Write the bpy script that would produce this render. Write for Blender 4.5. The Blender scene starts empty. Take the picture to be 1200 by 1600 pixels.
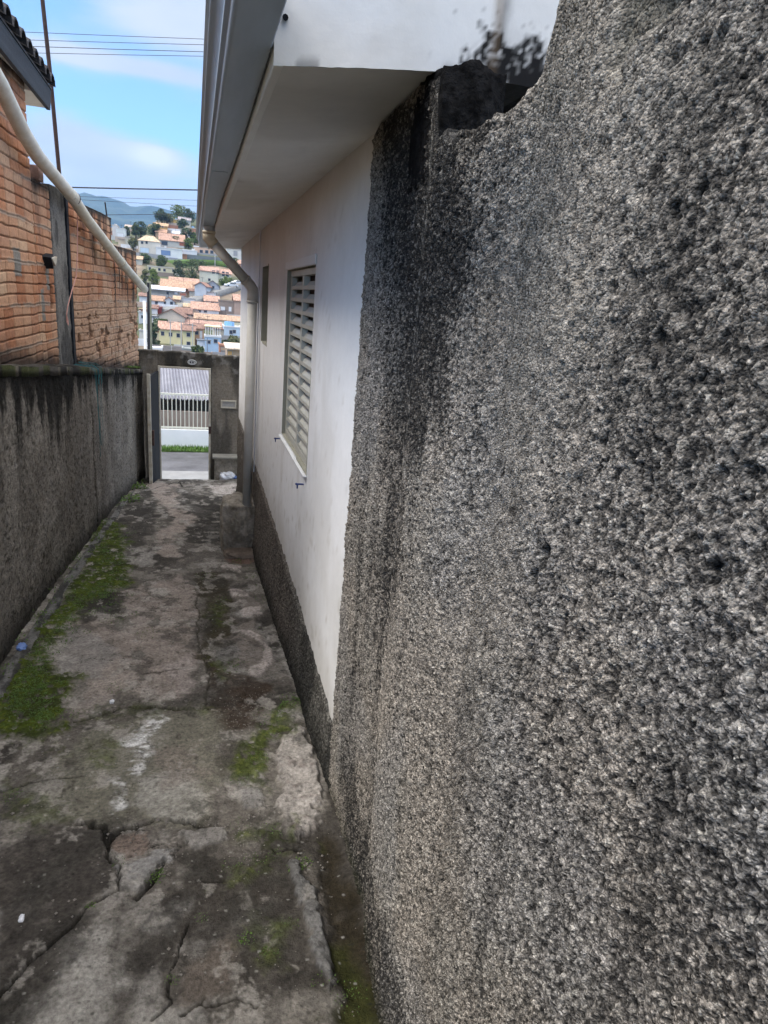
import bpy, math, random
import numpy as np
from mathutils import Vector, Matrix
D=bpy.data; S=bpy.context.scene; COL=S.collection
R=math.radians

# ------------------------------------------------------------------ camera, world, sun
F=1030.0; VX,VY=302.,452.; NX=315.
def nrm(v): v=np.array(v,float); return v/np.linalg.norm(v)
NY=800+((-(VX-600)*(NX-600))-F*F)/(VY-800)
_fy=nrm([VX-600,VY-800,F]); _up=-nrm([NX-600,NY-800,F]); _xr=np.cross(_fy,_up)
M=np.array([_xr,_fy,_up])
cd=D.cameras.new('camera'); cam=D.objects.new('camera',cd); COL.objects.link(cam); S.camera=cam
mw=Matrix.Identity(4)
for i in range(3):
    mw[i][0]=M[i,0]; mw[i][1]=-M[i,1]; mw[i][2]=-M[i,2]
cam.matrix_world=mw
cd.sensor_fit='VERTICAL'; cd.sensor_height=36; cd.sensor_width=27; cd.lens=36*F/1600
cd.clip_start=.02; cd.clip_end=30000
S.render.resolution_x=768; S.render.resolution_y=1024
S.view_settings.view_transform='Standard'; S.view_settings.look='None'
S.view_settings.gamma=1; S.view_settings.exposure=1.27
HAZE=.00014
SUN_EL=R(54); SUN_AZ=R(-100)      # azimuth measured from +Y towards +X : light comes from the left
w=D.worlds.new('World'); S.world=w; w.use_nodes=True
nt=w.node_tree; nt.nodes.clear(); L=nt.links
out=nt.nodes.new('ShaderNodeOutputWorld'); bg=nt.nodes.new('ShaderNodeBackground'); bg.inputs[1].default_value=.12
sky=nt.nodes.new('ShaderNodeTexSky'); sky.sky_type='NISHITA'; sky.sun_disc=False
sky.sun_elevation=SUN_EL; sky.sun_rotation=SUN_AZ; sky.altitude=700; sky.air_density=1.0; sky.dust_density=.6; sky.ozone_density=2.5
tc=nt.nodes.new('ShaderNodeTexCoord'); sep=nt.nodes.new('ShaderNodeSeparateXYZ'); L.new(tc.outputs['Generated'],sep.inputs[0])
def wm(op,a,b=None,c=None,clamp=False):
    n=nt.nodes.new('ShaderNodeMath'); n.operation=op; n.use_clamp=clamp
    for i,v in enumerate((a,b,c)):
        if v is None: continue
        if isinstance(v,(int,float)): n.inputs[i].default_value=v
        else: L.new(v,n.inputs[i])
    return n.outputs[0]
az=wm('DIVIDE',sep.outputs[0],wm('MAXIMUM',sep.outputs[1],.05)); el=sep.outputs[2]
cmb=nt.nodes.new('ShaderNodeCombineXYZ')
zz=wm('ADD',wm('ABSOLUTE',el),.16)
L.new(wm('DIVIDE',sep.outputs[0],zz),cmb.inputs[0]); L.new(wm('DIVIDE',sep.outputs[1],zz),cmb.inputs[1]); L.new(wm('MULTIPLY',el,5.0),cmb.inputs[2])
n1=nt.nodes.new('ShaderNodeTexNoise'); n1.inputs['Scale'].default_value=1.15; n1.inputs['Detail'].default_value=7; n1.inputs['Roughness'].default_value=.55
L.new(cmb.outputs[0],n1.inputs['Vector'])
def gauss(x0,sx,y0,sy):
    a=wm('DIVIDE',wm('SUBTRACT',az,x0),sx); b=wm('DIVIDE',wm('SUBTRACT',el,y0),sy)
    q=wm('ADD',wm('MULTIPLY',a,a),wm('MULTIPLY',b,b))
    return wm('POWER',2.718,wm('MULTIPLY',q,-1.0))
bank=wm('ADD',wm('MULTIPLY',gauss(-.05,.6,.08,.065),.50),wm('MULTIPLY',gauss(-.15,.07,.165,.035),.34))
streak=wm('ADD',wm('MULTIPLY',gauss(-.09,.16,.248,.010),.42),wm('MULTIPLY',gauss(.02,.13,.30,.028),.40))
puff=wm('MULTIPLY',gauss(-.047,.026,.156,.014),.36)
hole=wm('ADD',wm('MULTIPLY',gauss(-.05,.14,.205,.022),-.16),wm('MULTIPLY',gauss(-.13,.1,.30,.025),-.12))
mask=wm('ADD',wm('ADD',wm('ADD',n1.outputs[0],bank),wm('ADD',streak,puff)),hole)
mr=nt.nodes.new('ShaderNodeMapRange'); mr.interpolation_type='SMOOTHSTEP'
mr.inputs[1].default_value=.48; mr.inputs[2].default_value=.86; L.new(mask,mr.inputs[0])
# cloud tone: white tops, grey-lilac bodies
n2=nt.nodes.new('ShaderNodeTexNoise'); n2.inputs['Scale'].default_value=2.3; n2.inputs['Detail'].default_value=5; L.new(cmb.outputs[0],n2.inputs['Vector'])
cr=nt.nodes.new('ShaderNodeMix'); cr.data_type='RGBA'; cr.inputs[6].default_value=(2.35,2.65,3.2,1); cr.inputs[7].default_value=(3.7,3.8,3.95,1)
L.new(wm('ADD',wm('MULTIPLY',puff,2.2),wm('SUBTRACT',n2.outputs[0],.25),clamp=True),cr.inputs[0])
gain=nt.nodes.new('ShaderNodeMix'); gain.data_type='RGBA'; gain.blend_type='MULTIPLY'; gain.inputs[0].default_value=1
gain.inputs[7].default_value=(.74,.90,1.02,1); L.new(sky.outputs[0],gain.inputs[6])
mix=nt.nodes.new('ShaderNodeMix'); mix.data_type='RGBA'
L.new(mr.outputs[0],mix.inputs[0]); L.new(gain.outputs[2],mix.inputs[6]); L.new(cr.outputs[2],mix.inputs[7])
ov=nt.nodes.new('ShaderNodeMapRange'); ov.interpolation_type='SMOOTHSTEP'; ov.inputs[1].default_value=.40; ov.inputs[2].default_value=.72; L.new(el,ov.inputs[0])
overhead_fill=nt.nodes.new('ShaderNodeMix'); overhead_fill.data_type='RGBA'; L.new(wm('MULTIPLY',ov.outputs[0],wm('ADD',wm('MULTIPLY',n2.outputs[0],.7),.5),clamp=True),overhead_fill.inputs[0])
L.new(mix.outputs[2],overhead_fill.inputs[6]); overhead_fill.inputs[7].default_value=(14.2,13.7,13.0,1)     # unseen bright sky overhead, added to lift the light on path and walls
L.new(overhead_fill.outputs[2],bg.inputs[0]); L.new(bg.outputs[0],out.inputs[0])
sd=D.lights.new('sun','SUN'); sd.energy=1.3; sd.angle=R(20); sd.color=(1,.95,.87)
sun=D.objects.new('sun',sd); COL.objects.link(sun)
sdir=Vector((math.sin(SUN_AZ)*math.cos(SUN_EL),math.cos(SUN_AZ)*math.cos(SUN_EL),math.sin(SUN_EL)))
sun.rotation_euler=sdir.to_track_quat('Z','Y').to_euler(); sun.location=sdir*50

# ------------------------------------------------------------------ measuring helpers (camera stands at the origin, eye height 1.6 m)
def ray(x,y): return M@np.array([x-600,y-800,F])
def onx(x,y,X): r=ray(x,y); return r*(X/r[0])
def ony(x,y,Y): r=ray(x,y); return r*(Y/r[1])
def onz(x,y,Z): r=ray(x,y); return r*(Z/r[2])
GH,GS=1.6,.112
def gpt(x,y): r=ray(x,y); return r*(-GH/(r[2]+GS*r[1]))
def gz(Y): return -GH-GS*Y

# ------------------------------------------------------------------ noise
def _h(i,j,s):
    i=i.astype(np.int64); j=j.astype(np.int64)
    n=(i*374761393+j*668265263+s*1442695041)&0xffffffff
    n=((n^(n>>13))*1274126177)&0xffffffff; n=((n^(n>>16))*2246822519)&0xffffffff
    return ((n^(n>>15))&0xffffff)/16777216.0
def vn(x,y,s=0):
    i=np.floor(x); j=np.floor(y); u=x-i; v=y-j; u=u*u*(3-2*u); v=v*v*(3-2*v)
    return (_h(i,j,s)*(1-u)+_h(i+1,j,s)*u)*(1-v)+(_h(i,j+1,s)*(1-u)+_h(i+1,j+1,s)*u)*v
def fbm(x,y,o=4,s=0,g=.5):
    r=0;a=1;t=0
    for k in range(o):
        r=r+a*vn(x,y,s+k*17); t+=a; a*=g; x=x*2.03+11.3; y=y*2.03+5.7
    return r/t
def worley(x,y,s=0):
    i=np.floor(x); j=np.floor(y); best=np.full(x.shape,9.); rid=np.zeros(x.shape)
    for a in (-1,0,1):
        for b in (-1,0,1):
            ci=i+a; cj=j+b
            dx=ci+_h(ci,cj,s)-x; dy=cj+_h(ci,cj,s+7)-y
            d=dx*dx+dy*dy; m=d<best; best=np.where(m,d,best); rid=np.where(m,_h(ci,cj,s+13),rid)
    return np.sqrt(best),rid
def ss(a,b,x): t=np.clip((x-a)/(b-a),0,1); return t*t*(3-2*t)
def polysd(px,py,poly):      # signed distance, negative inside
    d=np.full(px.shape,1e9); ins=np.zeros(px.shape,bool); n=len(poly)
    for k in range(n):
        ax,ay=poly[k]; bx,by=poly[(k+1)%n]; ex,ey=bx-ax,by-ay
        t=np.clip(((px-ax)*ex+(py-ay)*ey)/(ex*ex+ey*ey+1e-12),0,1)
        d=np.minimum(d,(px-ax-ex*t)**2+(py-ay-ey*t)**2)
        c=((ay>py)!=(by>py)); xs=ax+(py-ay)/(ey if abs(ey)>1e-12 else 1e-12)*ex
        ins^=(c&(px<xs))
    d=np.sqrt(d); return np.where(ins,-d,d)
def linesd(px,py,pl):
    d=np.full(px.shape,1e9)
    for k in range(len(pl)-1):
        ax,ay=pl[k]; bx,by=pl[k+1]; ex,ey=bx-ax,by-ay
        t=np.clip(((px-ax)*ex+(py-ay)*ey)/(ex*ex+ey*ey+1e-12),0,1)
        d=np.minimum(d,(px-ax-ex*t)**2+(py-ay-ey*t)**2)
    return np.sqrt(d)
def lerp(a,b,t): 
    if np.ndim(t)>0 and (np.ndim(a)<=1 or np.ndim(b)<=1 or np.ndim(a)==np.ndim(t)+1): t=t[...,None]
    return a*(1-t)+b*t
def arr(*c): return np.array(c,float)

# ------------------------------------------------------------------ object helpers
def tag(o,label=None,cat=None,group=None,kind=None):
    if label: o['label']=label
    if cat: o['category']=cat
    if group: o['group']=group
    if kind: o['kind']=kind
    return o
def empty(name,loc,label,cat,group=None,rz=0):
    o=D.objects.new(name,None); COL.objects.link(o); o.location=loc; o.rotation_euler.z=rz; o.empty_display_size=.2
    return tag(o,label,cat,group)
def link(name,me,mat,parent=None,smooth=False,world=False):
    o=D.objects.new(name,me); COL.objects.link(o)
    if mat: me.materials.append(mat)
    if parent is not None:
        o.parent=parent
        if world:
            pm=Matrix.LocRotScale(parent.location,parent.rotation_euler,None)
            if parent.parent: pm=Matrix.LocRotScale(parent.parent.location,parent.parent.rotation_euler,None)@pm
            me.transform(pm.inverted())
    if smooth: me.polygons.foreach_set('use_smooth',[True]*len(me.polygons))
    return o
class MB:
    def __init__(s): s.v=[]; s.f=[]
    def add(s,vs,fs):
        b=len(s.v); s.v+= [tuple(map(float,v)) for v in vs]; s.f+=[tuple(b+i for i in f) for f in fs]; return s
    def box(s,x0,x1,y0,y1,z0,z1,rz=0,c=(0,0,0)):
        vs=[(x,y,z) for z in (z0,z1) for x,y in ((x0,y0),(x1,y0),(x1,y1),(x0,y1))]
        if rz:
            ca,sa=math.cos(rz),math.sin(rz); vs=[(c[0]+(x-c[0])*ca-(y-c[1])*sa,c[1]+(x-c[0])*sa+(y-c[1])*ca,z) for x,y,z in vs]
        return s.add(vs,[(3,2,1,0),(4,5,6,7),(0,1,5,4),(1,2,6,5),(2,3,7,6),(3,0,4,7)])
    def prism(s,prof,axis,a,b):   # profile polygon extruded along axis
        n=len(prof); vs=[]
        for t in (a,b):
            for p,q in prof:
                vs.append((t,p,q) if axis=='x' else (p,t,q) if axis=='y' else (p,q,t))
        fs=[tuple(range(n-1,-1,-1)),tuple(range(n,2*n))]+[(i,(i+1)%n,n+(i+1)%n,n+i) for i in range(n)]
        return s.add(vs,fs)
    def tube(s,pts,r,n=12,cap=True,flat=1.0):
        pts=[Vector(p) for p in pts]; rs=r if isinstance(r,(list,tuple)) else [r]*len(pts); b=len(s.v)
        t0=(pts[1]-pts[0]).normalized(); u=t0.orthogonal().normalized()
        for k,p in enumerate(pts):
            t=((pts[min(k+1,len(pts)-1)]-p).normalized()+(p-pts[max(k-1,0)]).normalized())
            t=t.normalized() if t.length>1e-6 else t0
            u=(u-t*u.dot(t)).normalized(); v=t.cross(u)
            for i in range(n):
                a=2*math.pi*i/n; q=p+(u*math.cos(a)+v*math.sin(a)*flat)*rs[k]; s.v.append(tuple(q))
        for k in range(len(pts)-1):
            for i in range(n):
                s.f.append((b+k*n+i,b+k*n+(i+1)%n,b+(k+1)*n+(i+1)%n,b+(k+1)*n+i))
        if cap:
            s.f.append(tuple(b+i for i in range(n-1,-1,-1))); e=b+(len(pts)-1)*n; s.f.append(tuple(e+i for i in range(n)))
        return s
    def build(s,name,mat,parent=None,bevel=0,smooth=False,world=False,seg=2):
        me=D.meshes.new(name); me.from_pydata(s.v,[],s.f); me.update()
        o=link(name,me,mat,parent,smooth,world)
        if bevel:
            m=o.modifiers.new('bevel','BEVEL'); m.width=bevel; m.segments=seg; m.limit_method='ANGLE'; m.angle_limit=R(40)
        return o
def gridmesh(name,P,mat,col=None,back=None,mask=None,parent=None,flip=False,smooth=True,attrs=None):
    """P (n,m,3) surface; col (n,m,3); back = vector giving the slab its thickness; mask (n-1,m-1) cells kept"""
    n,m=P.shape[:2]; idx=np.arange(n*m).reshape(n,m)
    q=np.stack([idx[:-1,:-1],idx[1:,:-1],idx[1:,1:],idx[:-1,1:]],-1)
    q=q[mask] if mask is not None else q.reshape(-1,4)
    V=P.reshape(-1,3); C=None if col is None else col.reshape(-1,3)
    if back is not None:
        ring=np.concatenate([idx[:,0],idx[-1,1:],idx[-2::-1,-1],idx[0,-2:0:-1]])
        bv=V[ring]+np.array(back); base=len(V); V=np.concatenate([V,bv])
        if C is not None: C=np.concatenate([C,C[ring]])
        k=len(ring); a=ring; b=np.roll(ring,-1); ba=base+np.arange(k); bb=np.roll(ba,-1)
        q=np.concatenate([q,np.stack([b,a,ba,bb],-1)])
        i_=np.arange(n); bt=base+i_; tp=base+np.where(i_==0,2*(n-1)+(m-1),(n-1)+(m-1)+(n-1-i_))
        q=np.concatenate([q,np.stack([bt[1:],bt[:-1],tp[:-1],tp[1:]],-1)])
    if flip: q=q[:,::-1]
    me=D.meshes.new(name); me.vertices.add(len(V)); me.vertices.foreach_set('co',np.ascontiguousarray(V,dtype=np.float32).ravel())
    me.loops.add(q.size); me.loops.foreach_set('vertex_index',np.ascontiguousarray(q,dtype=np.int32).ravel())
    me.polygons.add(len(q)); me.polygons.foreach_set('loop_start',np.arange(0,q.size,4,dtype=np.int32))
    me.update(calc_edges=True)
    if C is not None:
        at=me.color_attributes.new('Col','FLOAT_COLOR','POINT')
        at.data.foreach_set('color',np.concatenate([np.clip(C,0,1),np.ones((len(C),1))],1).astype(np.float32).ravel())
    return link(name,me,mat,parent,smooth,True)

# ------------------------------------------------------------------ materials
def material(name,color=(.5,.5,.5),rough=.85,col_attr=False,nscale=0,namt=.3,bump=0,bscale=60,metal=0,tint=None,spec=.3,coord='Object',bumpdist=.01,detail=5,voro=0,stretch=None,bump2=None,n2scale=0,n2amt=.2):
    m=D.materials.new(name); m.use_nodes=True; t=m.node_tree; n=t.nodes; l=t.links
    b=n['Principled BSDF']; b.inputs['Roughness'].default_value=rough; b.inputs['Metallic'].default_value=metal; b.inputs['Specular IOR Level'].default_value=spec
    tcn=n.new('ShaderNodeTexCoord'); co=tcn.outputs[coord]
    if stretch:
        mp=n.new('ShaderNodeMapping'); mp.inputs['Scale'].default_value=stretch; l.new(co,mp.inputs[0]); cs=mp.outputs[0]
    else: cs=co
    if col_attr:
        a=n.new('ShaderNodeAttribute'); a.attribute_name='Col'; c=a.outputs['Color']
    else:
        rg=n.new('ShaderNodeRGB'); rg.outputs[0].default_value=(*color,1); c=rg.outputs[0]
    def modulate(c,scale,amt,vec,tintc=None):
        no=n.new('ShaderNodeTexNoise'); no.inputs['Scale'].default_value=scale; no.inputs['Detail'].default_value=detail; no.inputs['Roughness'].default_value=.65; l.new(vec,no.inputs['Vector'])
        mr=n.new('ShaderNodeMapRange'); mr.inputs[1].default_value=.28; mr.inputs[2].default_value=.72; mr.inputs[3].default_value=0; mr.inputs[4].default_value=1; l.new(no.outputs[0],mr.inputs[0])
        mx=n.new('ShaderNodeMix'); mx.data_type='RGBA'; mx.blend_type='MULTIPLY'; mx.inputs[0].default_value=1; l.new(c,mx.inputs[6])
        r=n.new('ShaderNodeMix'); r.data_type='RGBA'; lo=tintc if tintc else (1,1,1)
        r.inputs[6].default_value=tuple(x*(1-amt) for x in lo)+(1,); r.inputs[7].default_value=(1+amt*.6,)*3+(1,)
        l.new(mr.outputs[0],r.inputs[0]); l.new(r.outputs[2],mx.inputs[7]); return mx.outputs[2]
    if nscale: c=modulate(c,nscale,namt,cs,tint)
    if n2scale: c=modulate(c,n2scale,n2amt,co)
    if voro:
        vo=n.new('ShaderNodeTexVoronoi'); vo.inputs['Scale'].default_value=voro; l.new(co,vo.inputs['Vector'])
        sp=n.new('ShaderNodeSeparateColor'); l.new(vo.outputs['Color'],sp.inputs[0])
        mr=n.new('ShaderNodeMapRange'); mr.inputs[3].default_value=.45; mr.inputs[4].default_value=1.5; l.new(sp.outputs[0],mr.inputs[0])
        mx=n.new('ShaderNodeVectorMath'); mx.operation='SCALE'; l.new(c,mx.inputs[0]); l.new(mr.outputs[0],mx.inputs['Scale']); c=mx.outputs[0]
    l.new(c,b.inputs['Base Color'])
    if bump:
        no=n.new('ShaderNodeTexNoise'); no.inputs['Scale'].default_value=bscale; no.inputs['Detail'].default_value=6; no.inputs['Roughness'].default_value=.6; l.new(co,no.inputs['Vector'])
        h=no.outputs[0]
        if voro:
            ad=n.new('ShaderNodeMath'); ad.operation='SUBTRACT'; l.new(h,ad.inputs[0]); l.new(vo.outputs['Distance'],ad.inputs[1]); h=ad.outputs[0]
        bp=n.new('ShaderNodeBump'); bp.inputs['Strength'].default_value=bump; bp.inputs['Distance'].default_value=bumpdist; l.new(h,bp.inputs['Height']); l.new(bp.outputs[0],b.inputs['Normal'])
    return m
m_pebble=material('pebbledash',col_attr=True,rough=.9,nscale=300,namt=.45,voro=300,bump=1.0,bscale=330,bumpdist=.0035,spec=.12)
m_path=material('worn_concrete',col_attr=True,rough=.88,nscale=75,namt=.5,n2scale=12,n2amt=.3,bump=1.0,bscale=150,bumpdist=.007,spec=.10)
m_lwall=material('stained_render',col_attr=True,rough=.93,nscale=55,namt=.45,bump=.9,bscale=90,bumpdist=.012,spec=.08)
m_band=material('rough_render',col_attr=True,rough=.93,nscale=110,namt=.45,voro=90,bump=.9,bscale=140,bumpdist=.008,spec=.08)
m_brick=material('clay_block',col_attr=True,rough=.9,nscale=35,namt=.25,bump=.6,bscale=120,bumpdist=.004,spec=.12)
m_white=material('white_plaster',col_attr=True,rough=.8,nscale=3,namt=.05,bump=.2,bscale=45,bumpdist=.004,n2scale=18,n2amt=.04,spec=.1)
m_soffit=material('painted_soffit',(.80,.785,.75),.85,nscale=2.5,namt=.06,bump=.2,bscale=20,bumpdist=.004,n2scale=12,n2amt=.03)
m_gutter=material('galvanised_steel',(.40,.46,.52),.5,metal=.25,nscale=6,namt=.25,bump=.12,bscale=25,stretch=(1,.15,1))
m_pvc=material('white_pvc',(.62,.61,.56),.45,nscale=9,namt=.14,tint=(1,.93,.8),n2scale=40,n2amt=.05)
m_pvcgrey=material('painted_pipe',(.58,.58,.56),.5,nscale=7,namt=.14,tint=(1,.95,.88))
m_cream=material('cream_pvc',(.62,.54,.40),.5,nscale=20,namt=.1)
m_alu=material('beige_painted_metal',(.47,.465,.42),.45,nscale=9,namt=.1)
m_reveal=material('olive_reveal',(.33,.32,.26),.85,nscale=12,namt=.12)
m_dark=material('dark_interior',(.02,.022,.03),.6)
m_darkmetal=material('dark_painted_steel',(.018,.02,.026),.7,spec=.15,nscale=20,namt=.3)
m_blue=material('blue_hook_paint',(.03,.05,.16),.5)
m_rust=material('rusty_bar',(.06,.035,.03),.8,nscale=30,namt=.4)
m_concrete=material('plain_concrete',(.22,.21,.19),.9,nscale=14,namt=.4,bump=.7,bscale=60,bumpdist=.01)
m_gate=material('gate_wall_render',col_attr=True,rough=.92,spec=.08,nscale=30,namt=.35,bump=.7,bscale=60,bumpdist=.01)
m_frame=material('pale_steel_frame',(.50,.49,.44),.5,nscale=12,namt=.25,tint=(1,.85,.7))
m_glassy=material('window_glass',(.03,.04,.06),.15,spec=.5)
m_tile=material('old_roof_tile',(.045,.042,.045),.85,nscale=14,namt=.5,bump=.6,bscale=30)
m_wood=material('weathered_board',(.05,.055,.065),.8,nscale=8,namt=.4,stretch=(1,.1,4),bump=.4,bscale=40)
m_wire=material('wire',(.03,.03,.04),.6)
m_asphalt=material('asphalt',(.10,.10,.11),.9,nscale=1.6,namt=.45,bump=.5,bscale=60)
m_pave=material('pale_pavement',(.22,.22,.22),.9,nscale=3,namt=.2)
m_wwall=material('white_painted_wall',(.72,.73,.74),.8,nscale=2,namt=.08)
m_grass=material('grass',(.09,.15,.035),.9,nscale=5,namt=.5)
m_corr=material('corrugated_sheet',(.34,.33,.37),.7,nscale=2,namt=.25)
m_bars=material('white_bars',(.62,.61,.52),.5)
m_teal=material('teal_cord',(.03,.19,.22),.7)
m_pink=material('pink_string',(.55,.30,.26),.8)
m_weed=material('weed_leaf',(.07,.125,.02),.6,nscale=30,namt=.5)
m_paper=material('white_plastic',(.72,.73,.78),.5,nscale=25,namt=.1)
m_bluepaper=material('blue_plastic',(.12,.2,.45),.5)
m_stone=material('pebble_stone',(.20,.18,.16),.85,nscale=80,namt=.5)
def mixc(C,c,m): m=m[...,None]; return C*(1-m)+np.array(c,float)*m

# ------------------------------------------------------------------ terrain
LO,HI=-30,30
def terr(X,Y):
    X=np.asarray(X,float); Y=np.asarray(Y,float)
    z=np.interp(Y,[-400,-20,10.3,10.9,18,21,60,150],[44,.55,-2.9,-4.4,-4.5,-5.3,-9.5,-17])
    crest=np.interp(X/np.maximum(Y,1),[-.09,-.07,-.05,-.026,0,.05,.3],[331,337,362,384,384,390,395])
    hill=-17+.22*(np.minimum(Y,crest)-150)
    z=np.where(Y>150,hill,z)
    z=np.where(Y>crest,hill-(Y-crest)*.12,z); z=np.where(Y>crest,np.maximum(z,-60),z)
    return z
ys=np.concatenate([np.linspace(-60,10.2,40),[10.3,10.6,10.9,12,14,16,18,21,25,30,40,50,60,80,100,120,140,150],np.arange(155,450,5),np.geomspace(460,9000,40)])
us=np.concatenate([np.linspace(-3,-.3,14),np.linspace(-.28,.28,60),np.linspace(.3,3,14)])
YY,UU=np.meshgrid(ys,us,indexing='ij'); XX=UU*(np.abs(YY)+30)
ZZ=terr(XX,YY)-np.where(YY<10.25,.25,0)
ZZ=ZZ+np.where(YY>170,(fbm(XX/23,YY/23,3,5)-.5)*2.0,0)
TC=mixc(np.ones(XX.shape+(3,))*arr(.085,.095,.05),(.20,.155,.115),ss(.48,.62,fbm(XX/11,YY/11,4,9)))
tag(gridmesh('hillside_terrain',np.stack([XX,YY,ZZ],-1),material('hill_ground',col_attr=True,rough=.95,nscale=.3,namt=.4,bump=.5,bscale=.6,bumpdist=.4),TC,flip=True),kind='structure')

# distant mountain range, as ridged terrain
def mountain(name,Y0,Y1,prof,seed,mat):
    xs=np.linspace(-3200,3200,260); rows=np.linspace(0,1,26)
    X,T=np.meshgrid(xs,rows,indexing='ij')
    px=np.interp(X/Y0,[float(ony(q,320,1.)[0]) for q in range(-1500,1500,20)],range(-1500,1500,20)); top=np.interp(px,[p[0] for p in prof],[p[1] for p in prof])
    rr=np.stack([np.interp(px,np.arange(-4000,4000,20),[ony(q,t_,1.)[2] for q,t_ in zip(np.arange(-4000,4000,20),np.interp(np.arange(-4000,4000,20),[p[0] for p in prof],[p[1] for p in prof]))])]); H=rr[0]*Y0+ (fbm(X/160,X*0,4,seed)-.5)*38+(fbm(X/30,X*0,3,seed+3)-.5)*16
    rid=np.abs(fbm(X/330,T*3,4,seed+9)-.5)*2
    Z=-60+(H+60)*np.sin(T*math.pi/2)*(1-.25*(1-T)*T*4*rid)
    Y=Y0-(1-T)*900+rid*120*(1-T)
    C=mixc(np.ones(X.shape+(3,))*arr(.03,.05,.035),(.05,.07,.04),ss(.45,.6,fbm(X/90,T*9,3,seed+2)))
    tag(gridmesh(name,np.stack([X,Y,Z],-1),mat,C,back=(0,700,-300)),kind='structure')
m_mtn=material('forested_slope',col_attr=True,rough=.95,nscale=.02,namt=.4,bump=.6,bscale=.05,bumpdist=8)
mountain('mountain',3600,0,[(-900,330),(0,290),(110,299),(150,304),(178,313),(200,322),(230,323),(262,328),(300,332),(420,345),(700,320),(1500,340)],3,m_mtn)

# ------------------------------------------------------------------ the path between the walls
ys=[1.02]
while ys[-1]<9.95: ys.append(ys[-1]+max(.0035,.0027*ys[-1]))
ys=np.array([-1.6,-1,-.4,0,.4,.7,.85,.95]+ys); xs=np.concatenate([np.linspace(-1.22,.66,430)])
Y,X=np.meshgrid(ys,xs,indexing='ij')
A=lambda pts:[tuple(gpt(*p)[:2]) for p in pts]
Z6=lambda pts:A([(x/2.143,740+y/2.143) for x,y in pts])
Z7=lambda pts:A([(x/1.714,1100+y/1.714) for x,y in pts])
w1=(fbm(X*9,Y*9,4,1)-.5); w2=(fbm(X*40,Y*40,3,2)-.5); w3=(fbm(X*3,Y*3,3,33)-.5)
def pm(poly,f=.02,warp=.12): return ss(f,-f,polysd(X,Y,poly)+w1*warp+w2*.03)
big=fbm(X*2.1,Y*1.6,4,40); med=fbm(X*7,Y*7,5,41); fine=fbm(X*38,Y*38,4,42); vf=fbm(X*110,Y*110,3,43)
C=np.ones(X.shape+(3,))*arr(.125,.112,.098)
C=mixc(C,(.045,.040,.035),ss(.47,.60,big)*.85); C=mixc(C,(.24,.22,.195),ss(.5,.66,med)*.6); C=mixc(C,(.33,.31,.285),ss(.60,.70,fbm(X*5.3,Y*4.1,5,46))*.7); C=mixc(C,(.05,.045,.038),ss(.58,.74,fbm(X*15,Y*12,5,47))*.5)
H=(fine-.5)*.006+(med-.5)*.018+(vf-.5)*.002
pink=(.30,.255,.225); gray=(.21,.20,.19); drk=(.040,.036,.031); soil=(.045,.030,.020); mossc=(.050,.068,.010); moss2=(.035,.045,.012)
def lay(poly,c,s=1,f=.03,warp=.16,h=0,br=.22):
    global C,H
    m=pm(poly,f,warp)*s; m=m*(1-br*ss(.5,.68,fbm(X*16,Y*16,4,int(abs(poly[0][0]*1e3))+3)))
    C=mixc(C,c,m); H=H+h*m
# far part
lay(Z6([(430,60),(520,100),(510,200),(420,300),(380,160)]),drk,.8)
lay(Z6([(600,60),(800,90),(740,240),(600,230),(660,150)]),drk,.8)
lay(Z6([(480,30),(600,35),(590,110),(655,150),(580,220),(620,290),(540,275),(515,230),(590,150),(520,80)]),pink,.95,.03,.2)
lay(Z6([(700,40),(800,35),(800,85),(730,75)]),(.42,.38,.35),.95)
lay(Z6([(390,400),(600,340),(660,400),(650,560),(670,640),(600,760),(400,740),(220,820),(300,680),(150,640),(150,560),(220,500),(400,480)]),pink,.75)
lay(Z6([(140,600),(200,500),(300,520),(400,600),(350,690),(200,680)]),gray,.7)
lay(Z6([(500,385),(560,385),(560,410),(505,415)]),(.36,.33,.30),1,.01,.04,.008,0)
lay(Z6([(560,640),(640,600),(660,650),(650,740),(580,745)]),(.30,.26,.24),.8)
lay(Z6([(230,760),(380,740),(390,790),(240,830)]),(.26,.23,.21),.7)
lay(Z6([(260,400),(430,400),(400,470),(280,500)]),drk,.9)
lay(Z6([(655,330),(740,330),(790,480),(700,640),(670,600),(690,480)]),(.042,.035,.020),.9,h=-.012)
lay(Z6([(700,640),(900,700),(860,850),(720,870),(690,720)]),soil,.85)
lay(Z6([(780,400),(830,400),(880,450),(850,520),(915,580),(910,650),(860,690),(800,650),(780,560),(840,480)]),(.2,.175,.155),.9,.015,.1,.012)
for q in ([(800,530),(840,530),(910,580),(918,640),(860,690),(825,665),(880,640),(890,590),(850,560)],[(805,460),(870,450),(875,475),(815,480)],[(770,385),(810,385),(835,415),(780,412)],[(735,300),(810,310),(805,335),(745,315)]):
    lay(Z6(q),(.42,.37,.34),.95,.01,.05,.006,.2)
lay(Z6([(760,260),(850,250),(850,300),(770,300)]),(.17,.10,.08),.7)
lay(Z6([(720,600),(800,560),(800,620),(730,640)]),(.19,.18,.17),.8,.01,.06,.006)
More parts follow.
